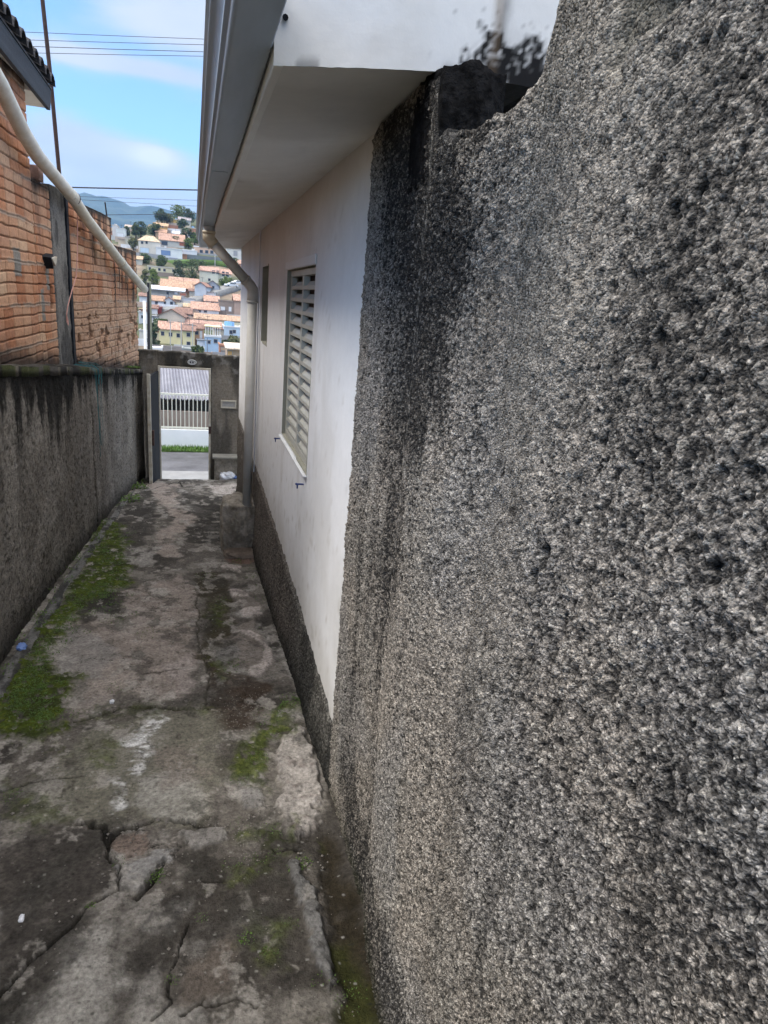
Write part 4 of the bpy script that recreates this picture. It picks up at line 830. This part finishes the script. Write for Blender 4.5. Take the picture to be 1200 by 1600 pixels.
for k in range(-9,20):
    bar=MB().box(q0+k*dx-.011,q0+k*dx+.011,WY+.06,WY+.09,top+.002,zt+.10 if False else zt-.031); o=bar.build('bar',m_bars,FN,world=True)
CP=empty('carport',(0,WY+2,-4.2),'open shelter with a grey corrugated roof behind the bar fence','shelter')
ye=WY+.55; ze=ony(290,624,ye)[2]; yr=ye+4.2; zr_=ony(290,553,yr)[2]
xs=np.arange(-4,4,.011); tt=np.linspace(0,1,14); Xr,T=np.meshgrid(xs,tt,indexing='ij')
skew=ony(262,600,ye)[0]-ony(258.5,600,ye)[0]
Zr=ze+(zr_-ze)*T+.022*np.sin(Xr*2*math.pi/.088); P=np.stack([Xr-.25*T,ye+(yr-ye)*T,Zr+.004*(np.floor(T*2.99))],-1)
Cr=mixc(np.ones(Xr.shape+(3,))*arr(.27,.27,.30),(.16,.16,.19),ss(.45,.6,fbm(Xr*3,T*2,3,6))*.5); Cr=mixc(Cr,(.10,.10,.14),ss(-.1,-.75,np.sin(Xr*2*math.pi/.088))*.6)
gridmesh('roof',P,material('corrugated_roof',col_attr=True,rough=.7,nscale=3,namt=.2),Cr,back=(0,0,-.01),parent=CP)
MB().box(-4,4,yr-1.6,yr-1.5,-5,ze+.2).build('back_wall',material('brown_wall',(.20,.16,.14),.9,nscale=2,namt=.3),CP,world=True)
MB().box(-4,4,ye-.28,ye-.24,zl-.4,ony(290,640,ye)[2]).build('low_panel',material('brown_panel',(.30,.25,.22),.9,nscale=2,namt=.2),CP,world=True)
for xp in (-3.6,3.6): MB().box(xp-.08,xp+.08,ye+.1,ye+.26,-5,ze).build('post',m_concrete,CP,world=True)
MB().box(-4.1,4.1,ye+.0,yr-1.61,-4.7,-4.25).build('floor_slab',m_concrete,CP,world=True)
# posts beside the gate
a_=ony(228,548,10.45); tag(MB().tube([(a_[0]+.012,10.45,-3.2),tuple(ony(231.5,442,10.45))],.018,8).build('post',m_wire),'thin black post behind the gate wall beside the end of the bricks','post')
a_=ony(235,548,10.9); b_=ony(233.5,440,10.9); tag(MB().box(a_[0]-.03,a_[0]+.03,10.87,10.93,-4.4,b_[2]).build('square_post',material('greenish_concrete',(.25,.26,.20),.9,nscale=9,namt=.3),bevel=.006),'pale greenish concrete post next to the thin black post','post')
# overhead wires
for (p0,p1,r_,lab) in (((55,51),(310,61),.0055,'topmost of the four high overhead wires'),((55,63),(310,70),.0055,'second from the top of the four high overhead wires'),((55,73),(310,81),.0065,'third from the top of the four high overhead wires'),((55,83),(310,88),.0055,'lowest of the four high overhead wires'),
        ((112,293),(303,297),.016,'thick dark cable crossing the sky just above the mountain'),((175,309),(303,313),.004,'faint wire just under the thick cable in front of the mountain ridge'),((175,315),(303,322),.004,'faint wire crossing the mountain below the ridge line'),((160,336),(303,334),.006,'lowest faint wire over the foot of the blue mountain')):
    a_,b_=Vector(ony(*p0,20)),Vector(ony(*p1,20)); d_=(b_-a_).normalized(); n_=9; P=[]
    for k in range(n_): t=-14+28*k/(n_-1); P.append((a_+b_)/2+d_*t+Vector((0,0,(t/14)**2*.12)))
    tag(MB().tube(P,r_,6).build('overhead_wire',m_wire),lab,'wire','overhead wires')
# ------------------------------------------------------------------ the town on the opposite hillside
def onterr(px,py):
    r=ray(px,py); r=r/r[1]; Y=np.arange(60,470,.5); d=terr(r[0]*Y,Y)-r[2]*Y; k=np.where(d>=0)[0]
    Yh=Y[k[0]] if len(k) else 425.; return r*Yh
MATS={}
def cm(kind,c,**k):
    key=(kind,tuple(c));
    if key not in MATS: MATS[key]=material(kind,c,**k)
    return MATS[key]
def wallm(c): return cm('house_paint',c,rough=.9,nscale=.5,namt=.14)
def roofm(c): return cm('clay_roof',c,rough=.9,nscale=.9,namt=.6,stretch=(3,1,1),bump=.4,bscale=3,bumpdist=.05)
ORG=(.40,.25,.19); BRN=(.23,.14,.11); PNK=(.40,.25,.20); TAN=(.46,.33,.22); GRF=(.36,.36,.37); DGR=(.17,.16,.17)
WHT=(.66,.67,.70); CRM=(.62,.56,.42); YEL=(.66,.60,.36); BEI=(.52,.44,.34); BLU=(.38,.50,.66); LBL=(.50,.60,.70); GRY2=(.30,.30,.31); BRK=(.38,.19,.12); ORW=(.60,.36,.14); BGY=(.42,.46,.52); TAU=(.26,.21,.18)
m_winf=material('window_frame',(.35,.33,.32),.6); m_win=material('dark_window',(.035,.045,.07),.25,spec=.5); m_doorb=material('brown_door',(.14,.06,.04),.7)
HG='houses on the opposite hillside'
def hbox(m,x0,x1,y0,y1,z0,z1): m.box(x0,x1,y0,y1,z0,z1)
def house(x0,x1,yt,yb,wall,label,roof='gable',rc=ORG,rh=8,wins=(),doors=(),depth=8,rz=0,name='house',yfix=None,base=3.0,cat='house',grp=HG,flatc=GRF):
    xm=(x0+x1)/2; p=onterr(xm,yb) if yfix is None else ony(xm,yb,yfix); Y=p[1]
    a=ony(x0,yb,Y); b=ony(x1,yb,Y); t=ony(xm,yt,Y); W=float(b[0]-a[0]); Hh=float(t[2]-p[2]); k=Y/F/.985
    o=empty(name,tuple(p),label,cat,grp,rz); rhm=rh*k; h=W/2; ov=.35
    m=MB(); m.box(-h,h,0,depth,-base,Hh)
    if roof=='front': m.prism([(-h,Hh),(h,Hh),(0,Hh+rhm)],'y',.0,depth)
    if roof=='gable': m.prism([(.0,Hh),(depth,Hh),(depth/2,Hh+rhm)],'x',-h,h)
    m.build('wall',wallm(wall),o)
    r=MB(); th=.18
    if roof=='gable':
        s=rhm/(depth/2)
        r.prism([(-ov,Hh-ov*s+.02),(depth/2,Hh+rhm+.02),(depth+ov,Hh-ov*s+.02),(depth+ov,Hh-ov*s+.02+th),(depth/2,Hh+rhm+.02+th),(-ov,Hh-ov*s+.02+th)],'x',-h-ov,h+ov)
    elif roof=='front':
        s=rhm/h
        r.prism([(-h-ov,Hh-ov*s+.02),(0,Hh+rhm+.02),(h+ov,Hh-ov*s+.02),(h+ov,Hh-ov*s+.02+th),(0,Hh+rhm+.02+th),(-h-ov,Hh-ov*s+.02+th)],'y',-ov,depth+ov)
    elif roof=='hip':
        z0=Hh+.02; a4=[(-h-ov,-ov,z0),(h+ov,-ov,z0),(h+ov,depth+ov,z0),(-h-ov,depth+ov,z0)]; g=min(h*.6,depth*.5)
        r.add(a4+[(-h+g,depth/2,z0+rhm),(h-g,depth/2,z0+rhm)],[(3,2,1,0),(0,1,5,4),(1,2,5),(2,3,4,5),(3,0,4)])
    elif roof=='shed':
        r.prism([(-ov-.3,Hh+.02),(depth,Hh+rhm+.02),(depth,Hh+rhm+.2),(-ov-.3,Hh+.2)],'x',-h-ov,h+ov)
    else:
        r.box(-h-.12,h+.12,-.12,.12,Hh+.005,Hh+.35).box(-h-.12,-h+.12,.121,depth,Hh+.005,Hh+.35).box(h-.12,h+.12,.121,depth,Hh+.005,Hh+.35).box(-h+.121,h-.121,.121,depth,Hh+.006,Hh+.12)
    if len(r.v): r.build('roof',roofm(rc) if roof!='flat' else wallm(flatc),o)
    def P2(px,py): q=ony(px,py,Y); return float(q[0]-p[0]),float(q[2]-p[2])
    for wv in wins:
        cx,cy,ww,wh=wv[:4]; X_,Z_=P2(cx,cy); w_=max(.35,ww*k/2); h_=max(.35,wh*k/2); col=wv[4] if len(wv)>4 else None
        f=MB().box(X_-w_-.08,X_+w_+.08,-.07,.02,Z_-h_-.1,Z_-h_).box(X_-w_-.08,X_+w_+.08,-.07,.02,Z_+h_,Z_+h_+.08).box(X_-w_-.08,X_-w_,-.07,.02,Z_-h_+.001,Z_+h_-.001).box(X_+w_,X_+w_+.08,-.07,.02,Z_-h_+.001,Z_+h_-.001).build('window',m_winf,o)
        MB().box(X_-w_+.002,X_+w_-.002,-.045,.02,Z_-h_+.002,Z_+h_-.002).build('pane',m_win if col is None else wallm(col),f)
    for (cx,cyt,cyb,ww,col) in doors:
        X_,Zt=P2(cx,cyt); _,Zb=P2(cx,cyb); MB().box(X_-ww*k/2,X_+ww*k/2,-.08,.02,Zb,Zt).build('door',m_doorb if col is None else wallm(col),o)
    rr=random.Random(label)
    if depth>=5 and rr.random()<.62:
        g0=-h-rr.uniform(.2,2.2); g1=h+rr.uniform(-.5,2.2); gy=-rr.uniform(1.2,2.6); c_=rr.choice([WHT,CRM,GRY2,BEI,TAU,(.5,.5,.5),(.45,.36,.30)])
        MB().box(g0,g1,gy,gy+.18,-base,rr.uniform(.5,1.3)).box(g1-.18,g1,gy+.181,0,-base,.6).build('garden_wall',wallm(c_),o)
    if depth>=6 and rr.random()<.45:
        sx=rr.choice([-1,1]); aw=rr.uniform(1.5,3); ah=min(Hh*.75,2.6)
        MB().box(min(sx*h,sx*(h+aw)),max(sx*h,sx*(h+aw)),1.2,depth-.8,-base,ah).build('annex',wallm(rr.choice([WHT,BEI,GRY2,CRM,BRK])),o)
        MB().box(min(sx*(h+.02),sx*(h+aw+.2)),max(sx*(h+.02),sx*(h+aw+.2)),.9,depth-.6,ah+.01,ah+.16).build('annex_roof',roofm(rr.choice([GRF,BRN,TAN,PNK,(.3,.3,.32)])),o)
    if roof=='flat' and depth>=5 and rr.random()<.4 and not grp is None:
        tx=rr.uniform(-h*.5,h*.5); MB().tube([(tx,depth*.6,Hh+.13),(tx,depth*.6,Hh+1.1)],.6,10).build('water_tank',wallm(rr.choice([(.2,.35,.55),(.5,.5,.5)])),o)
    if rr.random()<.35:
        ax=rr.uniform(-h*.6,h*.6); zt_=Hh+(rhm if roof in('gable','front','hip') else .3); MB().tube([(ax,depth*.5,Hh),(ax,depth*.5,zt_+1.6)],.05,5).box(ax-.6,ax+.6,depth*.5-.03,depth*.5+.03,zt_+1.35,zt_+1.42).build('aerial',m_wire,o)
    return o,p,k,Hh,h
# bottom rows (nearest)
house(249,284,515,538,YEL,'pale yellow house with three small dark windows under an orange tiled roof',rc=ORG,rh=9,wins=((254,521,3.5,5),(266.5,522.5,3.5,5),(278.5,524,3.5,5)),base=5)
house(285.5,304,517,547,YEL,'narrow two-storey yellow house with a patched roof, right of the three-window house',rc=BRN,rh=6,wins=((294.5,523,1.8,4),(294.5,537,3,5)),yfix=152,depth=7)
house(304.5,318.5,514,544,ORW if False else (.58,.36,.22),'narrow house front striped peach and white beside the tall yellow house','gable',BRN,6,wins=((307.5,520,1.2,1.2),),doors=((314,517,542,3.5,WHT),),yfix=154,depth=7)
o,p,k,Hh,h=house(320,345,527,552,BLU,'sky-blue house with a railed terrace on top, in the middle of the bottom row','flat',wins=((326,534,3,3),(337,533,4,3)),yfix=150,depth=6,flatc=WHT)
tr=MB(); 
for q in np.linspace(-h+.2,h-.2,7): MB().box(q-.06,q+.06,.0+.15,.27,Hh+.36,Hh+2.1).build('terrace_post',m_wwall,o)
MB().box(-h,h,.1,5.5,Hh+2.101,Hh+2.25).build('canopy',wallm(YEL),o)
o,p,k,Hh,h=house(350,378,512,531,LBL,'pale blue house with white flat roof and blue water tank at the right','flat',wins=((361,519,3,5),(366,518,4,4)),yfix=165,flatc=WHT)
MB().tube([(-1,3,Hh+.15),(-1,3,Hh+1.2)],.9,14).build('water_tank',wallm((.22,.42,.66)),o)
house(343,356,541,556,BRK,'small red brick hut with stepped sides above the gate wall, right of the blue house','flat',wins=((349,546,6,1,TAN),(349,551,6,1,TAN)),yfix=128,depth=5,flatc=BRK)
house(355,378,546,560,TAN,'low peach building with a pale sloping roof in front, close to the white house corner','shed',(.62,.52,.42),4,yfix=110,depth=6,wins=((359,552,3,5,ORW),))
tag(MB().box(ony(232,540,140)[0],ony(285,540,140)[0],140,140.3,ony(250,556,140)[2]-3,ony(260,540,140)[2]).build('retaining_wall',wallm((.27,.24,.23))),'grey-brown retaining wall below the three-window yellow house','wall')
house(232,252,546,552,WHT,'low white flat-roofed shed just above the gate wall at the left','flat',yfix=118,depth=5,flatc=WHT)
house(285,319,548,553,(.25,.27,.26),'low grey-green flat roof just above the middle of the gate wall','flat',yfix=125,depth=5,flatc=(.25,.27,.26))
# second row
house(248,288,494,509,(.56,.48,.40),'large blank cream gable wall with a brown roof behind the yellow houses','front',BRN,9,depth=9,rz=R(-8))
house(276,299,490,499,(.5,.45,.4),'small house with a plain dark brown roof right of the cream gable','gable',BRN,7,depth=6)
house(286,316,507,512,WHT,'low house with a long pink tiled roof behind the narrow houses','gable',PNK,5,depth=5)
house(318,345,510,516,CRM,'small pink-roofed house behind the blue terrace','gable',PNK,5,depth=6)
house(305,377,500,508,(.55,.5,.42),'long low building under an orange ribbed roof running to the right edge','gable',(.40,.27,.19),6,depth=6)
house(232,250,507,513,(.52,.45,.36),'low beige wall-like house at the left end behind dark trees','flat',flatc=(.5,.44,.36))
house(300,342,484,496,WHT,'long white house with bright orange roof and two square dark windows','gable',ORG,9,wins=((311.5,485.5,3.5,3.5),(321,486,4,3.5)),doors=((346,489,496,.1,None),))
house(288,302,480,490,(.46,.45,.43),'small grey house with two tiny windows beside the hillside road','gable',TAN,4,wins=((294,484,1.2,2),(297,484,1.5,2)),depth=6)
house(342,368,471,495,TAU,'two-storey brown block house with two white windows','flat',flatc=TAU,wins=((348,482,6,5,WHT),(359.5,483,3,6,WHT)),depth=7)
house(342,360,491,498,WHT,'low white garage in front of the brown block house','flat',flatc=WHT,depth=4,yfix=212)
o,p,k,Hh,h=house(341,367,467,471,(.50,.42,.30),'open green gabled canopy on the roof of the brown block house','front',(.35,.2,.13),8,depth=8,yfix=232)
MB().prism([(-h*.95,Hh),(h*.95,Hh),(0,Hh+7.2*k)],'y',-.12,-.02).build('gable_panel',wallm((.03,.27,.25)),o)
house(366,378,470,497,(.40,.30,.25),'brown house side with an orange roof right of the green canopy','gable',ORG,8,depth=8)
house(320,342,471,479,WHT,'small white house with an orange roof left of the green canopy','gable',ORG,7,wins=((332,473.5,4,3),))
# left
house(232,256,470,482,WHT,'white house with two small windows and an orange-brown roof at the left','gable',(.36,.23,.16),6,wins=((233.5,472.5,2.2,2.5),(244.5,473,3,2.5)))
house(255,273,471,483,WHT,'white gabled house front with tall narrow windows','front',BRN,5,wins=((257,475,1.5,7),(268,475,1.5,6)),depth=7)
house(272,281,468,480,(.45,.35,.28),'narrow tan-roofed garage with a dark opening right of the white gable','gable',TAN,4,doors=((276,473,480,5,(.03,.03,.05)),),depth=6)
house(231,246,482,492,WHT,'small white house with one dark window below the orange-brown roofs at left','gable',BRN,4,wins=((234,484.5,3,3),),depth=6)
house(246,252.5,481,491,(.22,.05,.05),'dark red gate building next to the small white house at left','flat',flatc=(.25,.1,.08),depth=4)
house(281,304,467,478,(.60,.60,.62),'white courtyard house by the bend of the hillside road','flat',wins=((286,460,8,3,(.3,.12,.08)),),depth=5)
house(232,288,454,465,(.33,.31,.28),'long grey house under a white sheet roof','shed',(.62,.64,.68),5,depth=7,wins=((262,458,2,4),(275,458,4,3,WHT)))
house(252,304,450,459,(.36,.20,.14),'long building under a broad orange-brown tiled roof behind the white sheet roof','gable',(.40,.26,.18),10,depth=9)
house(265,310,444,452,LBL,'white-blue house with a long orange roof beside the grey gable','gable',ORG,8,depth=9,wins=((300,447,2,2),))
house(304,322,447,470,BGY,'tall blue-grey gable wall without windows','front',(.30,.17,.13),5,depth=10,rz=R(-10))
house(322,342,446,459,(.38,.41,.47),'grey-blue house with dark roof edges beside the road','front',DGR,6,wins=((327,447,1.6,3),(333,449,2,2)),depth=8)
house(312,341,424,442,(.64,.62,.52),'cream house with a pink roof and small square windows in the middle of the hill','gable',PNK,6,wins=((333.5,425,3.5,4),(340,425.5,3,4),(327,437,2,1.5)),depth=9)
house(340,361,428,443,(.58,.56,.46),'cream veranda wing with dark openings under a pink roof','gable',PNK,6,wins=((349,428,3.5,6),(355,429,4,6)),depth=8,yfix=None)
house(231,271,418,430,(.62,.57,.40),'long pale yellow house with two dark windows, left middle','flat',wins=((249,421,2.5,3),(257,422,2.5,3),(234,420,3,4),(271,423,.8,3)),flatc=(.5,.47,.42))
# upper rows
house(244,285,389,407,WHT,'modern white house with blue glazing and a deep blue garage door','flat',wins=((259,395,12,6,(.16,.24,.42)),),doors=((271,403,408,11,(.04,.09,.3)),),flatc=(.55,.55,.58))
house(285,308,392,403,WHT,'plain white flat-roofed block right of the modern house','flat',flatc=WHT)
house(303,336,387,398,(.58,.40,.30),'peach house with three arched dark windows under a white parapet','flat',wins=((314.5,393,4,4),(323,393.5,4,4),(331,394,4,4)),flatc=WHT)
tag(MB().box(ony(284,405,272)[0],ony(347,405,272)[0],272,272.4,ony(310,418,272)[2],ony(310,399,272)[2]).build('retaining_wall',wallm((.16,.17,.19))),'dark grey retaining wall below the peach house','wall')
house(354,378,390,404,(.58,.56,.53),'white house behind the slanting downpipe at the right','flat',wins=((368,396,5,6,(.3,.3,.33)),),flatc=(.55,.5,.48))
house(249,288,376,386,(.45,.45,.42),'wide house with an orange roof and dark veranda opening','gable',ORG,9,wins=((257,380,8,5),),doors=((285,379,384,8,(.33,.12,.08)),))
house(217,250,377,402,(.60,.56,.50),'cream house with a pyramid roof above blue-white lower rooms','hip',(.50,.38,.27),8,wins=((222,379,2,3),(229,379,2,3),(226,391,11,6,LBL)),depth=9)
house(228,236,363,374,(.50,.36,.28),'little tan tower with two openings above the pyramid roof','flat',wins=((230,366,1.5,3),(234,366,1.5,3)),depth=3,flatc=(.55,.48,.42),yfix=345)
house(196,209,371,386,(.42,.40,.33),'small beige block beside the brick wall, left of the pyramid-roofed house','flat',flatc=(.3,.28,.26))
house(182,196,358,376,(.60,.63,.63),'pale grey-white house half hidden by the brick wall','flat',wins=((188,368,8,6,WHT),),flatc=(.55,.55,.55))
house(176,184,353,372,(.55,.52,.52),'pinkish white house at the far left of the town skyline','flat',flatc=(.5,.45,.42))
house(196,210,355,362,(.62,.62,.64),'small white house on the skyline between two dark trees','gable',(.4,.33,.28),3,depth=6)
house(240,262,353,362,ORW,'yellow-orange house with tiny windows high on the hill','gable',(.45,.3,.18),4,wins=((247,355,1.5,2),(254,354,1.5,2)),depth=7)
house(262,278,353,362,BRK,'red brick building high on the hill beside the orange house','flat',flatc=(.35,.2,.15),depth=7)
house(268,279,344,353,(.60,.42,.14),'small yellow house near the top of the hill','flat',flatc=(.5,.4,.25),depth=6)
house(279,298,344,354,(.45,.46,.46),'grey-roofed pale house near the top of the hill','gable',(.30,.27,.28),4,wins=((290,349,3,3),),depth=6)
house(294,306,357,369,BRK,'narrow brick tower house on the right slope','flat',flatc=(.45,.4,.33),depth=5)
house(270,280,365,372,WHT,'tiny white house between trees below the brick building','gable',WHT,3,depth=4)
house(243,260,363,370,(.45,.30,.20),'low tan-roofed house just under the orange house','gable',(.42,.25,.17),4,depth=6)
house(368,378,412,424,(.5,.3,.2),'orange-roofed house peeping between downpipe and white wall','gable',ORG,5,depth=6)
house(218,232,463,478,WHT,'narrow white house seen between the brick wall and the thin posts','gable',BRN,4,depth=6)
house(217,231,489,506,(.5,.52,.55),'grey-white house low between the brick wall and the thin posts','flat',wins=((223,495,2,3),),depth=6)
house(218,231,518,536,(.52,.5,.46),'pale low building just above the brick wall end behind the posts','flat',depth=5)
house(209,222,405,416,(.50,.48,.42),'beige house at the left below the pyramid-roofed house','gable',TAN,4,depth=6)
house(296,304,455,466,(.5,.47,.42),'small pale house between the broad brown roof and the grey gable','gable',BRN,3,depth=5)
# hillside road with parked cars
def strip(name,pl,w,mat,zoff=.35,n=60):
    P0=[onterr(*q) for q in pl]; P0=np.array(P0); t=np.linspace(0,len(pl)-1,n); X=np.interp(t,range(len(pl)),P0[:,0]); Y=np.interp(t,range(len(pl)),P0[:,1])
    dx=np.gradient(X); dy=np.gradient(Y); l=np.hypot(dx,dy); nx,ny=-dy/l,dx/l; s=np.linspace(-.5,.5,5)*w
    XX=X[:,None]+nx[:,None]*s; YY=Y[:,None]+ny[:,None]*s; ZZ=terr(X,Y)[:,None]+0*s+zoff+1.0
    return tag(gridmesh(name,np.stack([XX,YY,ZZ],-1),mat,None,back=(0,0,-2.5),flip=True),kind='structure')
strip('hillside_road',[(262,492),(280,484),(304,474),(326,465),(352,456),(378,447),(420,436)],4,cm('road_grey',(.20,.20,.20),rough=.9,nscale=.5,namt=.2))
strip('grass_bank',[(270,413),(300,411),(335,412),(360,416),(378,420)],7,m_grass,.2)
def car(px,py,col,label,rz,yfix):
    p=Vector(ony(px,py,yfix)); o=empty('parked_car',tuple(p),label,'car','cars parked on the hillside road',rz)
    pr=[(-2.1,.35),(-2.15,.75),(-1.9,.95),(-1.2,1.0),(-.6,1.42),(.7,1.45),(1.35,1.0),(2.0,.88),(2.15,.6),(2.1,.35)]
    MB().prism(pr,'y',-.82,.82).build('body',cm('car_paint',col,rough=.3,spec=.6),o,bevel=.08)
    MB().prism([(-1.05,1.02),(-.52,1.36),(.62,1.38),(1.15,1.02)],'y',-.84,.84).build('side_windows',m_win,o)
    MB().prism([(1.36,1.04),(.76,1.42),(.72,1.38),(1.28,1.0)],'y',-.7,.7).build('windscreen',m_win,o)
    for x in (-1.35,1.35):
        for y in (-.80,.80):
            MB().tube([(x,y-.1,.33),(x,y+.1,.33)],.33,14).build('wheel',m_dark,o)
rp=onterr(366,451); 
car(371,445,(.62,.63,.66),'silver car parked at the right end of the hillside road',R(25),float(rp[1])+2)
car(361,449,(.60,.62,.66),'white car parked behind the silver one on the hillside road',R(25),float(rp[1])-3)
car(305,477,(.5,.5,.52),'small grey car on the lower part of the hillside road',R(30),float(onterr(305,478)[1])) if False else None
# utility poles in the town
for (px,yt,yb,yf,lab) in ((266,500,516,150,'slim pale pole in front of the yellow house roof, left one'),(283,500,524,149,'slim pale pole between the yellow houses'),(301,505,520,149,'slim pale pole at the corner of the tall yellow house'),(324,528,556,128,'grey street pole in front of the sky-blue house'),(327,440,452,260,'thin pole by the grey-blue house'),(336,395,408,268,'thin pole before the dark retaining wall'),(268,540,552,120,'short leaning white pole in front of the grey-brown wall')):
    a_=Vector(ony(px,yb,yf)); b_=Vector(ony(px,yt,yf)); o=empty('utility_pole',tuple(a_),lab,'pole','utility poles in the town')
    k=yf/F; MB().tube([a_-Vector((0,0,3)),b_],.45*k+.03,7).build('shaft',wallm((.42,.42,.42) if yf!=128 else (.22,.25,.3)),o,world=True)
    MB().box(b_.x-.7,b_.x+.7,b_.y-.06,b_.y+.06,b_.z-.5,b_.z-.35).build('crossarm',m_concrete,o,world=True)
# trees
m_trunk=material('bark',(.09,.07,.05),.9)
def leafm(c): return cm('foliage',c,rough=.75,nscale=.9,namt=.6)
TG='trees among the hillside houses'
def tree(x0,x1,yt,yb,c,label,seed,yfix=None,squash=1):
    r_=random.Random(seed); xm=(x0+x1)/2; p=Vector(onterr(xm,yb)) if yfix is None else Vector(ony(xm,yb,yfix)); Y=p.y; k=Y/F
    W=(x1-x0)*k/2; H=(yb-yt)*k; o=empty('tree',tuple(p),label,'tree',TG)
    t=MB(); t.tube([(0,0,-1.5),(W*.05,0,H*.3),(-W*.04,0,H*.62)],[.10*W+.12,.07*W+.1,.04*W+.05],7)
    for j in range(4):
        a=j*1.7+seed; t.tube([(0,0,H*(.25+.07*j)),(math.cos(a)*W*.5,math.sin(a)*W*.5,H*(.5+.08*j))],[.05*W+.05,.02*W+.02],5)
    t.build('trunk',m_trunk,o)
    m=MB(); nc=14; cl=[]
    for _ in range(nc):
        a=r_.uniform(0,6.28); rr=r_.random()**.5*.72; cl.append((math.cos(a)*rr*W,math.sin(a)*rr*W,H*r_.uniform(.22,.86),r_.uniform(.34,.56)*W))
    cl.append((0,0,H*.88,.3*W)); sz=max(.22,k*.9)
    for (cx,cy,cz,cr) in cl:
        for _ in range(95):
            d=Vector((r_.gauss(0,1),r_.gauss(0,1),r_.gauss(0,1))).normalized()*cr*r_.uniform(.55,1.08); q=Vector((cx+d.x,cy+d.y,max(H*.08,cz+d.z*.85)))
            if q.z>H: q.z=H-(q.z-H)*.5
            u=Vector((r_.gauss(0,1),r_.gauss(0,1),r_.gauss(0,1))).normalized(); v=u.orthogonal().normalized(); s=sz*r_.uniform(.6,1.3); m.add([q-u*s,q+v*s*.6,q+u*s,q-v*s*.6],[(0,1,2,3)])
    m.build('crown',leafm(c),o)
DG=(.045,.068,.030); MG=(.065,.095,.035); LG=(.10,.14,.03); OG=(.10,.11,.045)
for i,a in enumerate([(243,262,331,352,DG,'dark bushy tree leading the skyline clump left of the light green tree'),(253,269,337,352,OG,'olive tree in front of the dark skyline tree'),(266,290,325,345,LG,'light green rounded tree topping the hill'),(284,304,330,352,DG,'dark tree on the skyline touching the gutter'),
    (206,219,353,371,MG,'brown-green tree left of the dark round tree on the skyline'),(211,229,350,370,DG,'dark round tree on the left skyline'),(232,251,352,368,MG,'mid green tree above the tan tower'),(277,294,345,361,DG,'dark tree in front of the grey-roofed house'),
    (283,300,360,381,DG,'dark green tree beside the wide orange roof'),(296,312,366,382,LG,'bright green tree below the brick tower house'),(262,282,372,384,OG,'olive shrubby tree in front of the wide orange-roofed house'),(287,302,375,388,LG,'low light green tree above the plain white block'),
    (194,203,356,372,DG,'slim dark tree between the left skyline houses'),(243,262,402,418,MG,'grey-green tree before the modern white house'),(221,236,399,413,MG,'small tree under the pyramid-roofed house'),(202,216,374,392,OG,'yellowish bush beside the small beige block'),
    (271,292,410,438,DG,'big dark tree mass left of the cream house'),(288,312,409,440,MG,'big mid green tree touching the cream house'),(231,248,424,447,LG,'bright yellow-green tree left of the brown roofs'),(222,233,424,462,OG,'grey-green tree behind the thin posts'),
    (343,362,434,451,LG,'fresh green tree in front of the cream veranda'),(358,378,526,552,OG,'olive tree at the right below the pale blue house'),(231,250,508,545,DG,'dark tree left of the three-window yellow house'),(238,262,500,512,MG,'low hedge-like tree along the cream gable wall'),
    (345,362,533,545,DG,'dark shrub beside the blue house'),(300,318,541,553,MG,'low green shrub under the striped house'),(358,372,405,424,MG,'tree behind the slanting downpipe'),(306,322,410,426,MG,'tree on the grassy bank above the cream house'),(262,275,440,447,MG,'small shrub above the broad brown roof')]):
    yf={21:140,22:142,24:135,25:120}.get(i); tree(*a,seed=i+3,yfix=yf)
# air
hz=D.materials.new('air'); hz.use_nodes=True; ht=hz.node_tree; ht.nodes.clear(); ho=ht.nodes.new('ShaderNodeOutputMaterial'); hv=ht.nodes.new('ShaderNodeVolumePrincipled')
hv.inputs['Color'].default_value=(.30,.56,1,1); hv.inputs['Density'].default_value=HAZE; hv.inputs['Anisotropy'].default_value=.0; ht.links.new(hv.outputs[0],ho.inputs['Volume'])
if HAZE>0: tag(MB().box(-9900,9900,-700,9900,-70,640).build('haze',hz),kind='stuff')
